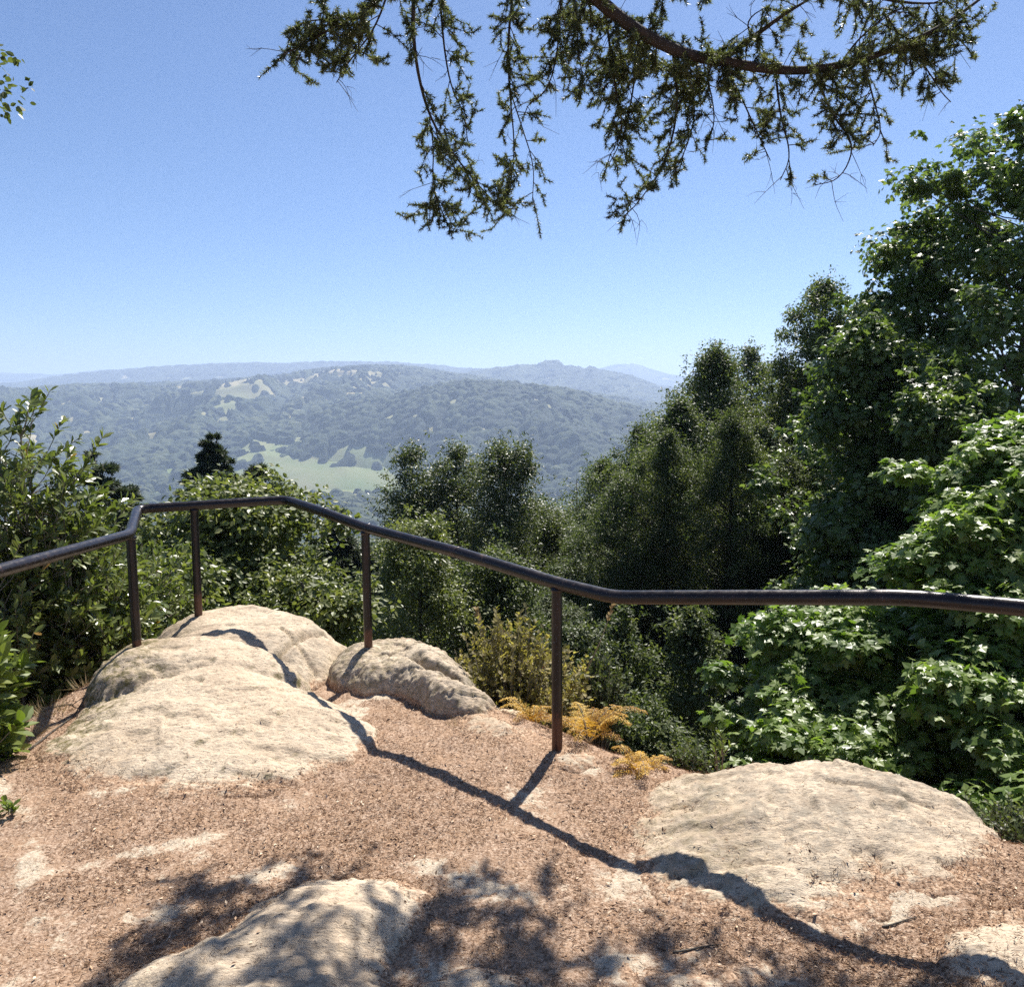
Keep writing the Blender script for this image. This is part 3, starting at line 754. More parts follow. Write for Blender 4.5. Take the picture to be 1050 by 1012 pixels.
def twig_leaves(L, rng, P, n, size, spread=.9, start=.3, tone=.5, upb=.25, whorl=True):
    """leaves in a spiral along a twig, crowded at its tip"""
    P = np.asarray(P, float); t = start + (1 - start) * rng.random(n) ** (.55 if whorl else .9)
    d = np.concatenate(([0], np.cumsum(np.linalg.norm(np.diff(P, axis=0), axis=1)))); d /= d[-1]
    pos = np.stack([np.interp(t, d, P[:, k]) for k in range(3)], -1); T = unit(P[-1] - P[-3] if len(P) > 2 else P[-1] - P[0])
    a = np.arange(n) * 2.39996 + rng.normal(size=n) * .3
    u = unit(np.cross(T, (.3, .2, .9))); v = np.cross(T, u)
    out = np.cos(a)[:, None] * u + np.sin(a)[:, None] * v
    A = unit(T * (.35 + .9 * t[:, None]) + out * spread + rng.normal(size=(n, 3)) * .15 + np.array((0, 0, upb - .25)))
    Nn = unit(T * .8 - out * .35 + np.array((0, 0, .5)) + rng.normal(size=(n, 3)) * .25)
    L.add(pos, A, Nn, size * rng.uniform(.65, 1.15, n), np.clip(tone * .5 + rng.random(n) * .5, 0, 1))

def shrub(name, label, base, H, radius, seed, mat, size, nstem=14, ntwig=16, nleaf=14, leaf='lance', cat='shrub', bark='palebark', group=None, low=.05, spread=.9, stem_r=.014, upright=.6):
    """many upright stems with leafy twigs"""
    rng = np.random.default_rng(seed); root = empty(name, tuple(base), label, cat, group); L = Leaves(); tb = Tubes()
    for i in range(nstem):
        az = i * 2.39996 + rng.normal() * .3; q = math.sqrt((i + .5) / nstem) * rng.uniform(.8, 1.1); R = radius * q
        h = H * math.sqrt(max(.05, 1 - (q * .85) ** 2)) * rng.uniform(.75, 1.04)
        e = np.array([R * math.cos(az), R * math.sin(az), h]); s0 = np.array([.25 * R * math.cos(az), .25 * R * math.sin(az), -.15])
        m_ = s0 * .45 + e * .55 + np.array([R * .22 * math.cos(az), R * .22 * math.sin(az), -h * .06]) + rng.normal(size=3) * .04
        P = smooth_path([s0, m_, e], 12, 2); tb.add(P, np.linspace(stem_r, .003, 12), 5, cap=False)
        tone = rng.random()
        twig_leaves(L, rng, P[-5:], nleaf + 6, size, spread, .15, tone)
        for k in range(ntwig):
            t = low + (1 - low) * rng.random() ** .8; j = min(10, int(t * 11)); p0 = P[j]
            d = unit(np.array([rng.normal(), rng.normal(), rng.uniform(.2, 1.1)]) + .5 * upright * np.array([math.cos(az), math.sin(az), .8]))
            ln = min(.5, .26 * H) * rng.uniform(.4, 1.0); tw = np.array([p0, p0 + d * ln * .5 + np.array((0, 0, -.01)), p0 + d * ln + np.array((0, 0, .03))])
            tb.add(tw, [.004, .003, .002], 3, cap=False)
            twig_leaves(L, rng, tw, nleaf, size * rng.uniform(.75, 1.05), spread, .25, np.clip(tone + rng.normal() * .25, 0, 1))
    tb.build('stem', M[bark], root); L.build('foliage', leaf, M[mat], root)
    return root

def conifer(name, label, base, H, radius, seed, sparse=1.0, cat='fir tree', group=None, blade=.10):
    rng = np.random.default_rng(seed); root = empty(name, tuple(base), label, cat, group); L = Leaves(); tb = Tubes()
    tz = np.linspace(-.4, H, 12); tp = np.stack([.012 * H * np.sin(tz * 1.3) * tz / H, .01 * H * np.cos(tz) * tz / H, tz], -1)
    tb.add(tp, np.linspace(H * .016, .006, 12), 8)
    z = H * .10; k = 0
    while z < H - .08:
        u = z / H; nb = 5
        for i in range(nb):
            if rng.random() > sparse: continue
            az = k * 1.1 + i * 6.283 / nb + rng.normal() * .25; R = min(radius, .52 * (H - z) + .02) * rng.uniform(.65, 1.12)
            e = np.array([R * math.cos(az), R * math.sin(az), z - R * rng.uniform(.05, .35) + .25 * R * u])
            jz = rng.uniform(-.16, .16); e[2] += jz; s0 = np.array([0, 0, min(H, z + .1 * R + jz)]); P = smooth_path([s0, (s0 + e) / 2 + np.array((0, 0, .08 * R)), e], 10, 1)
            tb.add(P, np.linspace(.004 + .012 * R, .003, 10), 4, cap=False)
            dirh = unit(e - s0); side = unit(np.cross(dirh, (0, 0, 1)))
            nt_ = int(10 + R * 22)
            for sgn in (-1, 1):
                t = rng.uniform(.12, 1, nt_); pos = np.stack([np.interp(t, np.linspace(0, 1, 10), P[:, q]) for q in range(3)], -1)
                ln = R * .32 * (1.05 - .7 * t) * rng.uniform(.6, 1.2, nt_) + .09
                d = unit(dirh * .75 + sgn * side * 1.0 + rng.normal(size=(nt_, 3)) * .18 + np.array((0, 0, -.22)))
                for s_ in (.1, .4, .7):                       # needles along each spray
                    nn = 7; pp = np.repeat(pos + d * (ln * s_)[:, None], nn, 0); dd = np.repeat(d, nn, 0)
                    A = unit(dd + rng.normal(size=dd.shape) * .55); pp = pp + dd * rng.uniform(0, .3, (len(dd), 1)) * np.repeat(ln, nn)[:, None]
                    L.add(pp, A, unit(rng.normal(size=dd.shape) + np.array((0, 0, 1.0))), blade * rng.uniform(.7, 1.2, len(pp)), np.clip(rng.random(len(pp)) * .7 + .3 * rng.random(), 0, 1), .30)
        z += (.20 if H - z < 4.5 else .7) * rng.uniform(.8, 1.2); k += 1
    zz = H - .5 * rng.random(70); L.add(np.stack([np.interp(zz, tz, tp[:, 0]), np.interp(zz, tz, tp[:, 1]), zz], -1), unit(rdir(rng, 70) * .7 + np.array((0, 0, .9))), rdir(rng, 70), blade * .6, .4, .3)
    tb.build('trunk', M['firbark'], root); L.build('crown', 'blade', M['conifer'], root)
    return root

def px_conifer(name, label, px, top, Y, wpx, seed, hh=None, **kw):
    T = at(px, top, Y); g_ = float(ground_z(np.array([T[0]]), np.array([Y]))[0])
    return conifer(name, label, (T[0], Y, g_), T[2] - g_, wpx / 2 / F * Y, seed, **kw)

# ------------------------------------------------------------------ trees on the slope, right of centre
G1 = 'dark bay trees crowding the slope right of centre'
bay_a = px_tree('bay_tree', 'tallest narrow bay tree of the dark stand, its rounded tip against the hazy sky', 733, 362, 21, 144, 11, 'rhomb', 'bay', .085, nclump=617, nleaf=146, crad=0.43, ragged=.5, cbase=.22, shape='column', trunk_r=.17, group=G1)
px_tree('bay_tree', 'bay tree with a small tuft at its tip, right of the tallest narrow one', 776, 357, 25, 85, 12, 'rhomb', 'bay', .09, nclump=436, nleaf=133, crad=0.41, ragged=.5, cbase=.2, shape='column', trunk_r=.15, group=G1)
bay_c = px_tree('bay_tree', 'lower bay tree at the left shoulder of the dark stand, beside the hazy valley', 655, 440, 24, 134, 13, 'rhomb', 'bay', .085, nclump=546, nleaf=142, crad=0.45, ragged=.5, cbase=.2, shape='column', trunk_r=.15, group=G1)
px_tree('bay_tree', 'bay tree with an olive sunlit top in front of the tallest narrow one', 698, 415, 18.5, 109, 14, 'rhomb', 'bay', .08, nclump=473, nleaf=142, crad=0.38, ragged=.5, cbase=.15, shape='column', trunk_r=.13, group=G1)
px_tree('bay_tree', 'bay tree filling the gap between the tallest narrow one and the tall maple', 812, 385, 20, 122, 15, 'rhomb', 'bay', .085, nclump=546, nleaf=146, crad=0.41, ragged=.5, cbase=.18, shape='column', trunk_r=.16, group=G1)
px_tree('bay_tree', 'tall dark tree pressed against the left flank of the tall maple', 850, 292, 19, 109, 16, 'rhomb', 'bay', .085, nclump=617, nleaf=146, crad=0.39, ragged=.5, cbase=.2, shape='column', trunk_r=.18, group=G1)
px_tree('bay_tree', 'olive crowned bay tree in front of the gap left of the maple', 785, 442, 16.5, 98, 17, 'rhomb', 'oak', .08, nclump=436, nleaf=146, crad=0.33, ragged=.5, cbase=.12, shape='column', trunk_r=.12, group=G1)
px_tree('bay_tree', 'leftmost and lowest bay tree of the dark stand, next to the dead snag', 618, 472, 27, 116, 18, 'rhomb', 'bay', .09, nclump=473, nleaf=133, crad=0.47, ragged=.5, cbase=.2, shape='column', trunk_r=.15, group=G1)
fills = [(bay_a, 642, 480, 16.5, .95), (bay_c, 690, 425, 15.5, .8), (bay_a, 752, 415, 15, .75), (bay_c, 805, 450, 15, .85), (bay_c, 600, 530, 20, 1.0), (bay_a, 850, 480, 16, 1.0), 
         (bay_a, 900, 420, 20, 1.1), (bay_c, 960, 380, 19, 1.2), (bay_c, 880, 560, 13, .9), (bay_a, 690, 470, 27, 1.2), (bay_c, 745, 455, 29, 1.2), (bay_a, 800, 450, 26, 1.2), (bay_c, 640, 505, 29, 1.2), (bay_a, 590, 570, 17, .9), (bay_c, 560, 600, 15, .9), (bay_a, 720, 600, 16, .9), (bay_c, 660, 610, 17, .9)]
for k, (src, px, top, Y, sc) in enumerate(fills):
    T = at(px, top, Y); g_ = float(ground_z(np.array([T[0]]), np.array([Y]))[0]); H0 = max(c[2] for ch in src.children if ch.name.startswith('crown') for c in ch.bound_box)
    s_ = (T[2] - g_) / H0
    copy_tree(src, (T[0], Y, g_), k * 1.7 + .6, (max(s_, .62) * sc * 1.12, max(s_, .62) * sc * 1.12, s_), ('dark bay tree crowded in the stand right of centre', 'shaded bay tree behind the tall maple')[5 < k < 9 or k == 5], ('bay trees crowded in the dark stand', 'shaded bay trees behind the maple')[5 < k < 9 or k == 5])

# snag
T = at(591, 492, 40); g_ = float(ground_z(np.array([T[0]]), np.array([40.]))[0])
sg = empty('dead_tree', (T[0], 40, g_), 'thin bare dead snag poking above the trees in front of the hazy valley', 'tree')
tb = Tubes(); h_ = T[2] - g_; tb.add([(0, 0, -.3), (.1, 0, h_ * .5), (.02, 0, h_)], [.22, .13, .02], 7); rng = np.random.default_rng(4)
tb.build('trunk', M['bark'], sg)
for i in range(26):
    z = h_ * (.55 + .43 * i / 26); a = rng.uniform(0, 6.28); r = rng.uniform(.25, .7) * (1.25 - i / 26); tb = Tubes()
    tb.add([(.06, 0, z), (.06 + r * .6 * math.cos(a), r * .6 * math.sin(a), z + .03), (.06 + r * math.cos(a), r * math.sin(a), z - .08)], [.03, .02, .008], 4, cap=False)
    tb.build('dead_branch', M['bark'], sg)

# tall maple at the right
px_tree('maple_tree', 'tallest maple tree at the right edge, rising high against the blue sky', 1066, 128, 13, 320, 21, 'maple', 'bigmaple', .092, nclump=300, nleaf=165, crad=.42, ragged=.8, cbase=.16, shape='dome', trunk_r=.16, squash=.6, up=.8, droop=.35, bark='bark')
px_tree('maple_tree', 'second maple tree whose crown slopes down left of the tallest one', 945, 212, 14.5, 190, 22, 'maple', 'bigmaple', .092, nclump=250, nleaf=170, crad=.42, ragged=.8, cbase=.14, shape='dome', trunk_r=.13, squash=.6, up=.8, droop=.35)
px_tree('maple_tree', 'maple tree with a bright green left flank in front of the dark stand', 890, 325, 12, 110, 23, 'maple', 'bigmaple', .09, nclump=200, nleaf=190, crad=.42, cbase=.1, shape='column', trunk_r=.10, squash=.6, up=.8, droop=.35)
px_tree('maple_tree', 'shaded maple tree in the hollow of the right edge behind the bright low maple', 985, 400, 10.5, 180, 24, 'maple', 'bigmaple', .09, nclump=210, nleaf=190, crad=.42, cbase=.1, shape='dome', trunk_r=.10, squash=.6, up=.8, droop=.35)

# bright low maples just beyond the rail
def bough_tree(name, label, base, boughs, seed, size, mat='maple', per=120, crad=.30, squash=.42):
    rng = np.random.default_rng(seed); root = empty(name, tuple(base), label, 'tree'); L = Leaves(); tb = Tubes(); b = np.array(base)
    top = max(bq[2] for bq in boughs) - b[2]
    tp = smooth_path([(0, 0, -.3), (.1, .05, top * .4), (.02, .1, top * .72)], 10); tb.add(tp, np.linspace(.06, .012, 10), 8)
    for e in boughs:
        e = np.array(e) - b; zs = max(.05, e[2] - .55 * np.hypot(e[0], e[1])); s0 = np.array([np.interp(min(zs, top * .9), tp[:, 2], tp[:, 0]), np.interp(min(zs, top * .9), tp[:, 2], tp[:, 1]), min(zs, top * .9)])
        P = smooth_path([s0, s0 * .4 + e * .6 + np.array((0, 0, .12)), e], 10, 1); tb.add(P, np.linspace(.022, .004, 10), 6, cap=False)
        nC = 7; C = [e] + [P[rng.integers(4, 9)] + rng.normal(size=3) * np.array((.20, .22, .11)) for _ in range(nC - 1)]
        C = np.array(C)
        for c in C: tb.add([P[7], (P[7] + c) / 2 + np.array((0, 0, .02)), c], [.006, .004, .002], 4, cap=False)
        clumps(L, rng, C, crad * rng.uniform(.7, 1.2, len(C)), per, size, squash, 1.1, .45, shell=.2, tspread=.35)
    tb.build('trunk', M['bark'], root); L.build('crown', 'maple', M[mat], root); return root

def spread_px(rng, boxes, Yr, n):
    out = []
    for (x0, x1, y0, y1, wgt) in boxes:
        for _ in range(int(n * wgt)):
            py = rng.uniform(y0, y1); Yv = np.interp(py, Yr[0], Yr[1]) + rng.uniform(-.35, .35); out.append(at(rng.uniform(x0, x1), py, Yv))
    return out
rng = np.random.default_rng(77)
def slope_base(px, Y): 
    x = (px - CX) / F * Y; return (x, Y, float(ground_z(np.array([x]), np.array([Y]))[0]))
bough_tree('maple_tree', 'bright green low maple spreading its lobed leaves behind the domed boulder', slope_base(860, 6.2),
           spread_px(rng, [(800, 970, 715, 790, 1), (815, 880, 660, 720, .6), (850, 970, 640, 740, 1), (830, 890, 630, 660, .35), (800, 1000, 760, 850, .6)], ((620, 850), (6.6, 4.5)), 18), 31, .072, per=210, crad=.24)
bough_tree('maple_tree', 'bright sunlit young maple at the right edge, its leafy boughs above and below the rail', slope_base(1040, 5.8),
           spread_px(rng, [(985, 1110, 478, 560, 1.1), (945, 1070, 540, 620, 1), (960, 1100, 620, 740, 1.2), (1000, 1120, 730, 830, .7), (1030, 1120, 430, 500, .5)], ((430, 850), (6.9, 4.0)), 18), 32, .072, per=210, crad=.24)

# ------------------------------------------------------------------ trees in the centre
oak_a = px_tree('oak_tree', 'leftmost of the three slender oaks at the centre, with an open crown', 425, 462, 21, 62, 41, 'rhomb', 'oak', .085, nclump=150, nleaf=161, crad=0.47, cbase=.45, shape='column', trunk_r=.13, group='slender oaks at the centre')
px_tree('oak_tree', 'middle one of the three slender oaks at the centre', 468, 460, 21.5, 70, 42, 'rhomb', 'oak', .085, nclump=200, nleaf=173, crad=0.49, cbase=.30, shape='column', trunk_r=.14, group='slender oaks at the centre')
oak_c = px_tree('oak_tree', 'rightmost and fullest of the three slender oaks at the centre', 516, 460, 20.5, 100, 43, 'rhomb', 'oak', .085, nclump=280, nleaf=173, crad=0.51, cbase=.22, shape='dome', trunk_r=.15, group='slender oaks at the centre')
for k, (px, top, Y) in enumerate([(548, 508, 30), (600, 525, 38), (575, 520, 46), (622, 515, 34), (585, 548, 27), (330, 548, 34), (305, 565, 28), (385, 545, 30), (480, 520, 30), (640, 500, 36)]):
    T = at(px, top, Y); g_ = float(ground_z(np.array([T[0]]), np.array([float(Y)]))[0]); H0 = max(c[2] for ch in oak_c.children if ch.name.startswith('crown') for c in ch.bound_box); s_ = (T[2] - g_) / H0
    copy_tree(oak_c, (T[0], Y, g_), k * 1.3, (s_ * 1.35, s_ * 1.35, s_), 'rounded oak farther down the slope, its top just above the rail', 'oaks farther down the slope')
px_tree('oak_tree', 'low oak sloping down right of the slender oaks towards the dark stand', 560, 515, 22, 80, 44, 'rhomb', 'oak', .085, nclump=200, nleaf=173, crad=0.55, cbase=.2, trunk_r=.13)
px_tree('oak_tree', 'olive green oak bush in front of the slender oaks, above the undercut rock', 428, 532, 13, 105, 45, 'rhomb', 'tanoak', .07, nclump=240, nleaf=186, crad=0.36, cbase=.1, trunk_r=.09)
px_tree('oak_tree', 'shaded oak in the middle of the picture under the sloping rail', 510, 575, 14, 110, 46, 'rhomb', 'bay', .075, nclump=220, nleaf=186, crad=0.38, cbase=.1, trunk_r=.10)
px_tree('oak_tree', 'grey green bush to the right of the dry shrub, behind the railing post', 590, 650, 8.5, 75, 47, 'rhomb', 'oak', .05, nclump=160, nleaf=173, crad=0.22, cbase=.1, trunk_r=.05)
px_tree('bay_tree', 'young bay tree in the dark hollow between the rail and the low maple', 712, 628, 10.5, 70, 49, 'rhomb', 'bay', .07, nclump=90, nleaf=170, crad=.26, cbase=.1, shape='column', trunk_r=.05)
px_tree('bay_tree', 'thin young bay tree in the dark hollow, just right of the railing post', 640, 622, 11.5, 62, 50, 'rhomb', 'bay', .07, nclump=80, nleaf=170, crad=.26, cbase=.1, shape='column', trunk_r=.05)
px_tree('oak_tree', 'dim bush low in the dark hollow left of the low maple', 660, 742, 8.5, 90, 48, 'rhomb', 'bay', .06, nclump=200, nleaf=161, crad=0.26, cbase=.1, trunk_r=.05)
px_conifer('fir_tree', 'small dark fir standing between the round tanoak and the olive oak bush', 345, 520, 19, 62, 51)
px_conifer('fir_tree', 'dark fir tip rising behind the top of the round tanoak', 216, 444, 17, 100, 52, blade=.12)
px_conifer('fir_tree', 'shorter dark fir tip to the right behind the round tanoak', 262, 476, 16, 80, 53, blade=.12)
px_conifer('fir_tree', 'grey sparse fir behind the left bushes, taller of the pair', 103, 455, 13.5, 75, 54, sparse=.7)
px_conifer('fir_tree', 'small grey fir beside the sparse one, just left of the rail corner', 128, 497, 14.5, 40, 55, sparse=.75)

# ------------------------------------------------------------------ left side
px_tree('tanoak_tree', 'big round light green tanoak behind the rear railing post', 240, 506, 9.5, 190, 61, 'round', 'tanoak', .075, nclump=230, nleaf=190, crad=.34, cbase=.12, shape='broad', trunk_r=.09, up=.7)
px_tree('tanoak_tree', 'low light green tanoak bush spilling right behind the rounded tan rock', 318, 590, 8.3, 95, 62, 'round', 'tanoak', .065, nclump=90, nleaf=190, crad=.26, cbase=.1, shape='broad', trunk_r=.06, up=.7)
px_tree('tanoak_tree', 'young tanoak bush between the two left railing posts', 172, 590, 7.2, 90, 63, 'round', 'tanoak', .065, nclump=80, nleaf=190, crad=.25, cbase=.1, shape='broad', trunk_r=.05, up=.7)
def px_shrub(name, label, px, top, Y, wpx, seed, mat, size, **kw):
    T = at(px, top, Y); g_ = float(ground_z(np.array([T[0]]), np.array([Y]))[0])
    return shrub(name, label, (T[0], Y, g_), T[2] - g_, wpx / 2 / F * Y, seed, mat, size, **kw)
px_tree('oak_tree', 'slender tree beyond the left edge, only a leafy tip showing against the upper sky', -108, -18, 6.5, 118, 76, 'round', 'oak', .06, nclump=40, nleaf=110, crad=.22, cbase=.86, shape='dome', trunk_r=.05)
px_shrub('laurel_shrub', 'tallest glossy laurel shrub at the left edge, its sprigs reaching above the skyline', 8, 398, 5.0, 120, 71, 'laurel', .080, nstem=18, ntwig=39, nleaf=15, spread=1.15)
px_shrub('laurel_shrub', 'glossy laurel shrub with one thin upright sprig in front of the sparse fir', 84, 438, 5.6, 26, 72, 'laurel', .076, nstem=2, ntwig=33, nleaf=14, spread=1.15)
px_shrub('laurel_shrub', 'broad glossy laurel shrub below the left rail, beside the mossy ramp', 55, 530, 5.4, 185, 73, 'laurel', .076, nstem=34, ntwig=39, nleaf=14, spread=1.15)
px_shrub('laurel_shrub', 'glossy laurel shrub growing just behind the first railing post', 135, 560, 6.3, 120, 74, 'laurel', .072, nstem=22, ntwig=36, nleaf=14, spread=1.15)
px_shrub('laurel_shrub', 'light green broad leaved laurel cut by the left edge beside the dry grass bank', -52, 628, 3.5, 95, 75, 'broad', .11, nstem=12, ntwig=21, nleaf=9, spread=1.15)

# ------------------------------------------------------------------ the fir bough that hangs into the top of the picture
def fir_bough():
    rng = np.random.default_rng(5)
    base = np.array((-4.2, -1.2, 0.0)); root = empty('fir_tree', tuple(base), 'big fir whose drooping bough hangs across the top against the blue sky', 'fir tree')
    loc = lambda P: np.asarray(P, float) - base
    tb = Tubes(); tp = np.array([(0, 0, -.3), (.05, .02, 3), (.0, .05, 7), (.1, 0, 12)]); tb.add(smooth_path(tp, 14), np.linspace(.34, .14, 14), 14); tb.build('trunk', M['firbark'], root)
    def pth(pts, Y0, Y1, n=26):
        P = [at(px, py, (Y0 + (Y1 - Y0) * i / (len(pts) - 1)) * float(np.interp(px, [300, 640, 760, 900], [.87, .89, .84, .78]))) for i, (px, py) in enumerate(pts)]
        return smooth_path(P, n, 2)
    main = pth([(380, -260), (480, -120), (560, -55), (612, 0), (652, 32), (700, 56), (740, 63), (790, 72), (832, 73), (880, 63), (930, 46), (975, 22), (1012, -6)], 4.2, 5.3, 60)
    start = base + np.array((.1, .05, 7.6)); main = np.concatenate([smooth_path([start, (start + main[0]) / 2 + np.array((0, 0, .5)), main[0]], 24, 1)[:-1], main])
    lb = Tubes(); lb.add(loc(main), np.interp(np.arange(len(main)), [0, 23, 45, len(main) - 1], [.075, .05, .032, .006]), 9)
    second = [([(740, 62), (770, 40), (805, 14), (850, -12)], 4.9, 4.6, .016), ([(480, -120), (455, -70), (425, -18)], 4.3, 4.5, .022), ([(560, -55), (540, -40), (527, -18)], 4.5, 4.7, .018),
              ([(480, -120), (430, -80), (402, -20)], 4.3, 4.2, .018), ([(832, -40), (880, -8), (930, 5), (985, 2)], 4.8, 5.0, .012), ([(612, 0), (700, -30), (832, -40)], 4.7, 4.8, .016)]
    hang = [([(425, -18), (423, 30), (428, 75), (440, 120), (460, 152), (490, 190), (512, 213), (530, 215)], 4.5, 4.8, .0105),
            ([(455, -70), (450, -20), (455, 50), (463, 92), (476, 116), (480, 150)], 4.6, 4.9, .008),
            ([(527, -18), (520, 50), (523, 100), (528, 150), (524, 190)], 4.7, 4.9, .008), ([(522, 90), (535, 130), (548, 170), (546, 205)], 4.8, 4.9, .004),
            ([(440, 120), (445, 150), (443, 190), (455, 222), (465, 240)], 4.7, 4.8, .004), ([(402, -20), (372, 14), (335, 32), (300, 52), (284, 58)], 4.2, 4.3, .008),
            ([(402, -20), (385, 30), (360, 60), (345, 85)], 4.2, 4.4, .005), ([(372, 14), (340, 20), (310, 22), (296, 36)], 4.2, 4.3, .004), ([(570, -48), (576, 0), (571, 60), (562, 92), (540, 110)], 4.6, 4.8, .006),
            ([(620, 10), (627, 60), (632, 100), (640, 135), (625, 160)], 4.7, 4.9, .007), ([(690, 52), (696, 110), (684, 165), (655, 208), (640, 222)], 4.8, 4.7, .008),
            ([(655, 34), (650, 90), (640, 140), (618, 180)], 4.75, 5.0, .006), ([(700, 56), (715, 110), (705, 150), (690, 180)], 4.85, 5.1, .005),
            ([(795, 72), (800, 120), (812, 160), (800, 185)], 4.95, 4.9, .006), ([(740, 63), (758, 95), (778, 140), (790, 165)], 4.9, 5.1, .005),
            ([(836, 73), (852, 118), (878, 148), (862, 185), (835, 190)], 5.0, 4.9, .006), ([(885, 62), (895, 100), (905, 135), (895, 150)], 5.1, 5.2, .005),
            ([(930, 46), (950, 70), (965, 95), (975, 105)], 5.2, 5.3, .004), ([(960, 30), (985, 40), (1000, 62)], 5.25, 5.3, .004), ([(720, 60), (735, 120), (725, 150)], 4.9, 4.7, .004),
            ([(770, 40), (765, 20), (790, 5)], 4.85, 4.7, .004), ([(665, 40), (640, 60), (612, 70), (590, 90)], 4.8, 5.0, .005), ([(600, -10), (590, 40), (600, 90)], 4.6, 4.4, .005),
            ([(860, 68), (880, 40), (905, 20), (925, 8)], 5.0, 4.9, .005)]
    L = Leaves(); paths = []
    for pts, a, b, r in second + hang:
        P = pth(pts, a, b); lb.add(loc(P), np.linspace(r, .0022, len(P)), 6, cap=False); paths.append(P)
    for i in range(23, len(main), 3): paths.append(main[i:i + 6]) if i + 6 < len(main) else None
    # where the needles grow thickly: ellipses (px, py, rx, ry, weight)
    Z = [(315, 45, 42, 50, 1), (365, 35, 50, 55, 1), (455, 15, 60, 30, .8), (520, 40, 55, 60, .55), (545, 50, 45, 45, .6), (480, 105, 38, 60, .5), (470, 205, 55, 42, 1.2), (525, 200, 32, 50, 1.0), (430, 190, 14, 60, .5),
         (620, 50, 60, 60, .8), (655, 130, 60, 80, 1.1), (640, 200, 45, 30, .9), (690, 90, 50, 60, .9), (760, 60, 60, 60, .5), (775, 120, 45, 40, .4), (810, 160, 45, 38, .7), (860, 90, 60, 55, .65), (870, 150, 48, 36, .6),
         (930, 60, 60, 60, 1.2), (985, 25, 35, 45, 1.3), (720, 15, 70, 35, .6), (850, 10, 70, 30, .7), (945, 110, 30, 25, .5)]
    def dens(p):
        v = p - np.array((0, 0, EYE)); f = v[1] * math.cos(TH) - v[2] * math.sin(TH); u = v[1] * math.sin(TH) + v[2] * math.cos(TH)
        px, py = CX + F * v[0] / f, CY - F * u / f
        if py < -30: return .0
        return min(.9, (.95 if px < 600 else .74) * sum(w_ * math.exp(-(((px - x) / rx) ** 2 + ((py - y) / ry) ** 2) * 1.3) for x, y, rx, ry, w_ in Z))
    def needles(P, n, tone):
        t = rng.random(n); k = len(P) - 1; i = np.minimum((t * k).astype(int), k - 1); f = (t * k - i)[:, None]
        p = P[i] * (1 - f) + P[i + 1] * f; T = unit(P[i + 1] - P[i])
        A = unit(T * rng.uniform(.3, .9, (n, 1)) + rdir(rng, n) * .9)
        L.add(loc(p), A, rdir(rng, n), rng.uniform(.016, .026, n), np.clip(tone + rng.normal(size=n) * .25, 0, 1), .20)
    tw = Tubes()
    for P in paths:
        n = max(3, int(np.linalg.norm(np.diff(P, axis=0), axis=1).sum() * 66))
        for _ in range(n):
            i = rng.integers(1, len(P)); p0 = P[i - 1] + (P[i] - P[i - 1]) * rng.random(); T = unit(P[i] - P[i - 1])
            d = unit(rng.normal(size=3) * 1.0 + T * .5 + np.array((0, 0, -.22))); ln = rng.uniform(.06, .20)
            e = p0 + d * ln + np.array((0, 0, -.10 * ln)); q = p0 + d * ln * .5 + rng.normal(size=3) * .008
            g = dens(e)
            if rng.random() > g:
                if rng.random() < .34:                       # bare forked twig
                    q = q + rng.normal(size=3) * .012; tw.add(smooth_path(loc([p0, q, e + rng.normal(size=3) * .02]), 6, 1), np.linspace(.002, .0007, 6), 3, cap=False)
                    for _k in range(2):
                        d2 = unit(d + rng.normal(size=3) * .6); tw.add(smooth_path(loc([q, q + d2 * ln * .22 + rng.normal(size=3) * .008, q + d2 * ln * .42]), 5, 1), np.linspace(.0012, .0005, 5), 3, cap=False)
                continue
            tw.add(loc([p0, q, e]), [.0028, .002, .0012], 3, cap=False); tone = rng.uniform(.15, .75)
            needles(np.array([p0 * .5 + q * .5, q, e]), int(ln * 560), tone)
            for _k in range(rng.integers(3, 7)):
                s_ = rng.uniform(.25, 1); b0 = p0 + (e - p0) * s_; d2 = unit(d + rng.normal(size=3) * .75 + np.array((0, 0, -.15))); l2 = rng.uniform(.025, .065)
                tw.add(loc([b0, b0 + d2 * l2]), [.0014, .0009], 3, cap=False); needles(np.array([b0, b0 + d2 * l2 * .5, b0 + d2 * l2]), int(l2 * 1050), np.clip(tone + rng.normal() * .1, 0, 1))
    lb.build('bough', M['boughbark'], root); tw.build('twigs', M['boughbark'], root); L.build('needles', 'blade', M['fir'], root)
    print('fir needles', sum(len(p) for p in L.P))
fir_bough()

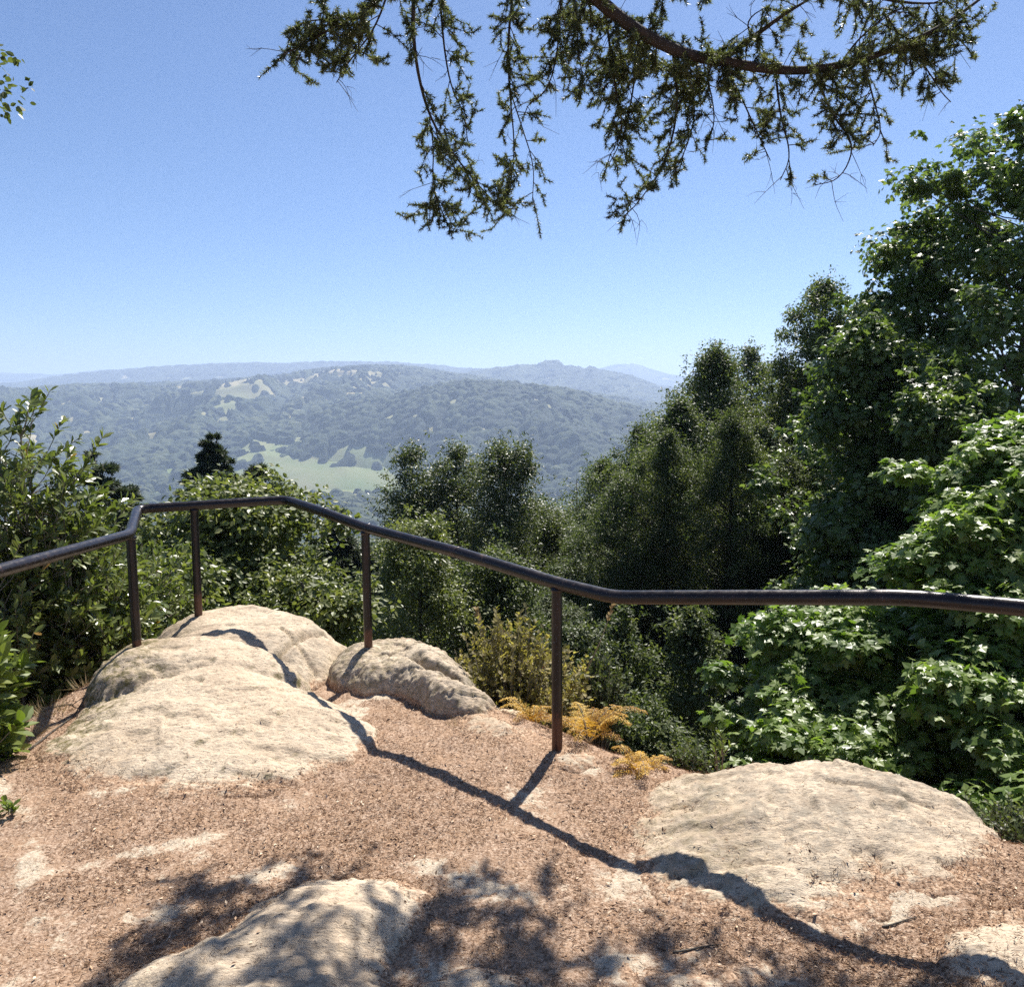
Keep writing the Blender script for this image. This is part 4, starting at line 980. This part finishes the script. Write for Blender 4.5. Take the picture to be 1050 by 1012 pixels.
# ------------------------------------------------------------------ small plants at the edge
def dry_shrub(name, label, px, foot, Y, H, rad, seed, mat='dry', n=110, size=.032, per=26):
    rng = np.random.default_rng(seed); b = at(px, foot, Y); root = empty(name, tuple(b), label, 'shrub'); L = Leaves(); tb = Tubes()
    for i in range(n):
        az = rng.uniform(0, 6.28); q = math.sqrt(rng.random()); h = H * math.sqrt(1 - .75 * q * q) * rng.uniform(.5, 1.08)
        e = np.array([rad * q * math.cos(az), rad * .7 * q * math.sin(az), h]); P = smooth_path([e * np.array((.3, .3, 0)) + (0, 0, -.2), e * np.array((.75, .75, .5)), e], 8, 1)
        tb.add(P, np.linspace(.005, .0012, 8), 3, cap=False); t = rng.random()
        twig_leaves(L, rng, P, per, size, 1.0, .3, t, whorl=False)
        for _ in range(3):
            p0 = P[rng.integers(3, 7)]; d = unit(rng.normal(size=3) + np.array((0, 0, .9))); tw = np.array([p0, p0 + d * .06, p0 + d * .13]); tb.add(tw, [.002, .0015, .001], 3, cap=False); twig_leaves(L, rng, tw, per // 2, size, 1.0, .1, t, whorl=False)
    tb.build('stem', M['palebark'], root); L.build('foliage', 'round', M[mat], root); return root
dry_shrub('dry_shrub', 'yellow brown half dry shrub left of the railing post by the ferns', 526, 744, 4.55, .66, .48, 81, n=150)
dry_shrub('coyote_bush', 'grey green low bush behind the yellow ferns, right of the railing post', 612, 745, 5.0, .52, .2, 82, 'oak', 70, .03)
dry_shrub('coyote_bush', 'low fine leaved dark bush at the right edge behind the domed boulder', 1040, 880, 3.15, .22, .26, 83, 'oak', 90, .022)
dry_shrub('coyote_bush', 'low green bush in the dark hollow behind the left end of the domed boulder', 700, 790, 4.3, .12, .14, 84, 'oak', 40, .022)

def stalk(px0, py0, px1, py1, Y, label):
    a, b = at(px0, py0, Y), at(px1, py1, Y); root = empty('dry_stalk', tuple(a), label, 'plant'); rng = np.random.default_rng(px0); tb = Tubes(); e = b - a
    P = smooth_path([(0, 0, 0), e * .5 + np.array((.02, 0, .01)), e], 8, 1); tb.add(P, np.linspace(.005, .002, 8), 4)
    tb.build('stem', M['straw_stem'], root); L = Leaves(); twig_leaves(L, rng, P, 22, .035, .7, .78, .6); L.build('seed_head', 'round', M['straw'], root)
M['straw_stem'] = bark_mat('straw_stem', (.25, .19, .11), (.42, .33, .20), 40)
stalk(497, 690, 489, 626, 4.9, 'upright dry stalk above the dry shrub, left of the railing post')
stalk(600, 690, 628, 622, 4.9, 'thin leaning dry stalk right of the railing post, under the rail')
stalk(520, 690, 512, 640, 5.0, 'shorter dry stalk sticking out of the dry shrub')

def fern(px, foot, Y, span, seed, label, nfr=11, lean=(0, 0)):
    rng = np.random.default_rng(seed); b = at(px, foot, Y); root = empty('bracken_fern', tuple(b), label, 'fern')
    for i in range(nfr):
        az = i * 2.39996 + rng.normal() * .3; ln = span * rng.uniform(.65, 1.1); up = rng.uniform(.35, .95)
        d = np.array([math.cos(az) + lean[0], .8 * math.sin(az) + lean[1], 0]); d /= np.linalg.norm(d)
        P = smooth_path([(0, 0, -.03), d * ln * .35 + np.array((0, 0, ln * up * .55)), d * ln * .75 + np.array((0, 0, ln * up * .75)), d * ln * 1.05 + np.array((0, 0, ln * up * .60))], 20, 2)
        L = Leaves(); T = unit(np.gradient(P, axis=0)); n = len(P); tone = rng.uniform(.1, .7)
        for sgn in (-1, 1):
            side = unit(np.cross(T, (0, 0, 1))) * sgn
            for j in range(5, n):
                if rng.random() < .08: continue
                w_ = (.30 * ln * (1 - (j - 5) / (n - 4.5)) ** .9 + .008) * rng.uniform(.75, 1.15)
                dirp = unit(side[j] + T[j] * rng.uniform(.45, .75) + np.array((0, 0, rng.uniform(-.35, .15))))
                m = max(3, int(w_ / .0075)); s_ = np.linspace(.08, 1, m); pos = P[j] + dirp * (s_ * w_)[:, None] + np.array((0, 0, -1)) * (s_ ** 2 * w_ * .18)[:, None]
                up_ = unit(np.cross(dirp, T[j])); up_ = up_ if up_[2] > 0 else -up_
                for sg in (-1, 1):
                    A = unit(T[j] * sg * .8 + dirp * .8 + rng.normal(size=(m, 3)) * .18)
                    L.add(pos, A, unit(np.repeat(up_[None], m, 0) + rng.normal(size=(m, 3)) * .3), .0165 * (1.1 - .6 * s_), np.clip(tone + rng.normal(size=m) * .2, 0, 1), .75)
        o = L.build('frond', 'rhomb', M['fern'], root); tb = Tubes(); tb.add(P, np.linspace(.0022, .0009, n), 4, cap=False); st = tb.build('stem', M['straw_stem'], o)
fern(604, 756, 3.80, .24, 91, 'golden bracken fern spreading right behind the railing post', 12, (.3, 0))
fern(546, 741, 4.0, .17, 92, 'golden bracken fern peeping out left of the railing post, under the dry shrub', 8, (.2, 0))
fern(656, 792, 3.46, .15, 93, 'yellow bracken fern drooping beside the left end of the domed boulder', 13)

sd_ = at(737, 790, 4.0); shrub('seedling', 'small upright green seedling behind the domed boulder', tuple(sd_), .20, .035, 94, 'broad', .035, nstem=2, ntwig=5, nleaf=7, cat='plant', stem_r=.004)
sp = gpt(8, 838); shrub('sprout', 'tiny green sprout on the path at the left edge', (sp[0], sp[1], float(surf(sp[0], sp[1])[0])), .06, .06, 95, 'broad', .04, nstem=3, ntwig=2, nleaf=5, cat='plant', stem_r=.003)

def grass_tuft(px, py, seed, h, n, label, mat='straw', z=0):
    rng = np.random.default_rng(seed); b = gpt(px, py, z); b[2] = float(surf(b[0], b[1])[0]) - .01
    root = empty('grass_tuft', tuple(b), label, 'grass tuft'); L = Leaves()
    r = np.sqrt(rng.random(n)) * h * .8; a = rng.uniform(0, 6.28, n); P = np.stack([r * np.cos(a), r * np.sin(a), np.zeros(n)], -1)
    A = unit(np.stack([np.cos(a), np.sin(a), rng.uniform(.3, 2.2, n)], -1) + rng.normal(size=(n, 3)) * .4); L.add(P, A, rdir(rng, n), h * rng.uniform(.5, 1.1, n), rng.random(n), .035)
    L.build('blades', 'blade', M[mat], root)
for k, (px, py, h, n, l) in enumerate([(52, 728, .10, 130, 'dry straw tuft on the bank left of the mossy ramp, beside its top'), (25, 752, .10, 120, 'dry straw tuft at the left edge under the broad leaved laurel'),
                                       (88, 700, .09, 100, 'dry straw tuft highest on the bank against the laurel shrubs'), (18, 790, .06, 70, 'low straw tuft left of the black rail shadow'),
                                       (590, 770, .06, 60, 'dry grass tuft at the foot of the golden fern'), (470, 745, .06, 60, 'dry grass tuft between the low rock strip and the dry shrub')]):
    grass_tuft(px, py, 200 + k, h, n, l)

# twigs lying on the path
def stick(pts, r, label):
    P = [gpt(*p) for p in pts]; P = smooth_path(P, 14, 1); z = surf(P[:, 0], P[:, 1]); P[:, 2] = np.convolve(np.concatenate([[z[0]] * 2, z, [z[-1]] * 2]), np.ones(5) / 5, 'valid') + r
    tb = Tubes(); tb.add(P, np.linspace(r, r * .4, 14), 6); o = tb.build('fallen_twig', M['bark'], None); tag(o, label, 'twig')
stick([(905, 950), (925, 944), (940, 942)], .004, 'short dark dead twig in front of the domed boulder')
stick([(690, 978), (720, 974), (740, 968)], .004, 'short dead twig in the shade near the flat pale slab')
stick([(30, 770), (60, 742), (95, 720)], .006, 'dead twig lying up the bank at the left of the ramp')
stick([(20, 735), (60, 722), (90, 722)], .005, 'grey dead twig under the left shrubs')

# needles, chips and leaf scraps on the ground and in the hollows of the rocks
def litter(n, seed):
    rng = np.random.default_rng(seed); Yv = 1.55 + 3.6 * rng.random(n) ** 1.4; x = (rng.uniform(-560, 560, n)) / F * Yv * 1.02
    e = 1e-2; rz = np.full(n, -9.0)
    for r in ROCKS: rz = np.maximum(rz, r.z(x, Yv))
    g = ground_fine(x, Yv); on = rz > g + .004; keep = (~on) | (rng.random(n) < np.clip(.9 - (rz - g) / .07 + .8 * fbm(x * 7, Yv * 7, 3, 305), .02, 1)); keep &= plat_dist(x, Yv) < .5
    patch = fbm(x * 2.2, Yv * 2.2, 4, 301); keep &= rng.random(n) < np.clip(.75 + 1.2 * patch, .12, 1) * (1 - .85 * sstep(.12, .45, bare_f(x, Yv) + .25 * fbm(x * 11, Yv * 11, 3, 303)))
    x, Yv = x[keep], Yv[keep]; z = surf(x, Yv); zx = surf(x + e, Yv); zy = surf(x, Yv + e); m = len(x)
    Nn = unit(np.stack([-(zx - z) / e, -(zy - z) / e, np.ones(m)], -1) + rng.normal(size=(m, 3)) * .3)
    A = rng.normal(size=(m, 3)); A = unit(A - Nn * np.sum(A * Nn, 1)[:, None]); ln = rng.uniform(.009, .026, m)
    L = Leaves(); chip = rng.random(m) < .07
    L.add(np.stack([x, Yv, z + .003 + .004 * rng.random(m)], -1), A, Nn, np.where(chip, ln * .8, ln), rng.random(m) ** 1.15, np.where(chip, .9, .17))
    o = L.build('pine_needles', 'rhomb', M['needles']); tag(o, 'reddish brown fir needles and bark chips strewn over the path', 'needles', kind='stuff'); print('litter', m)
litter(230000, 9)
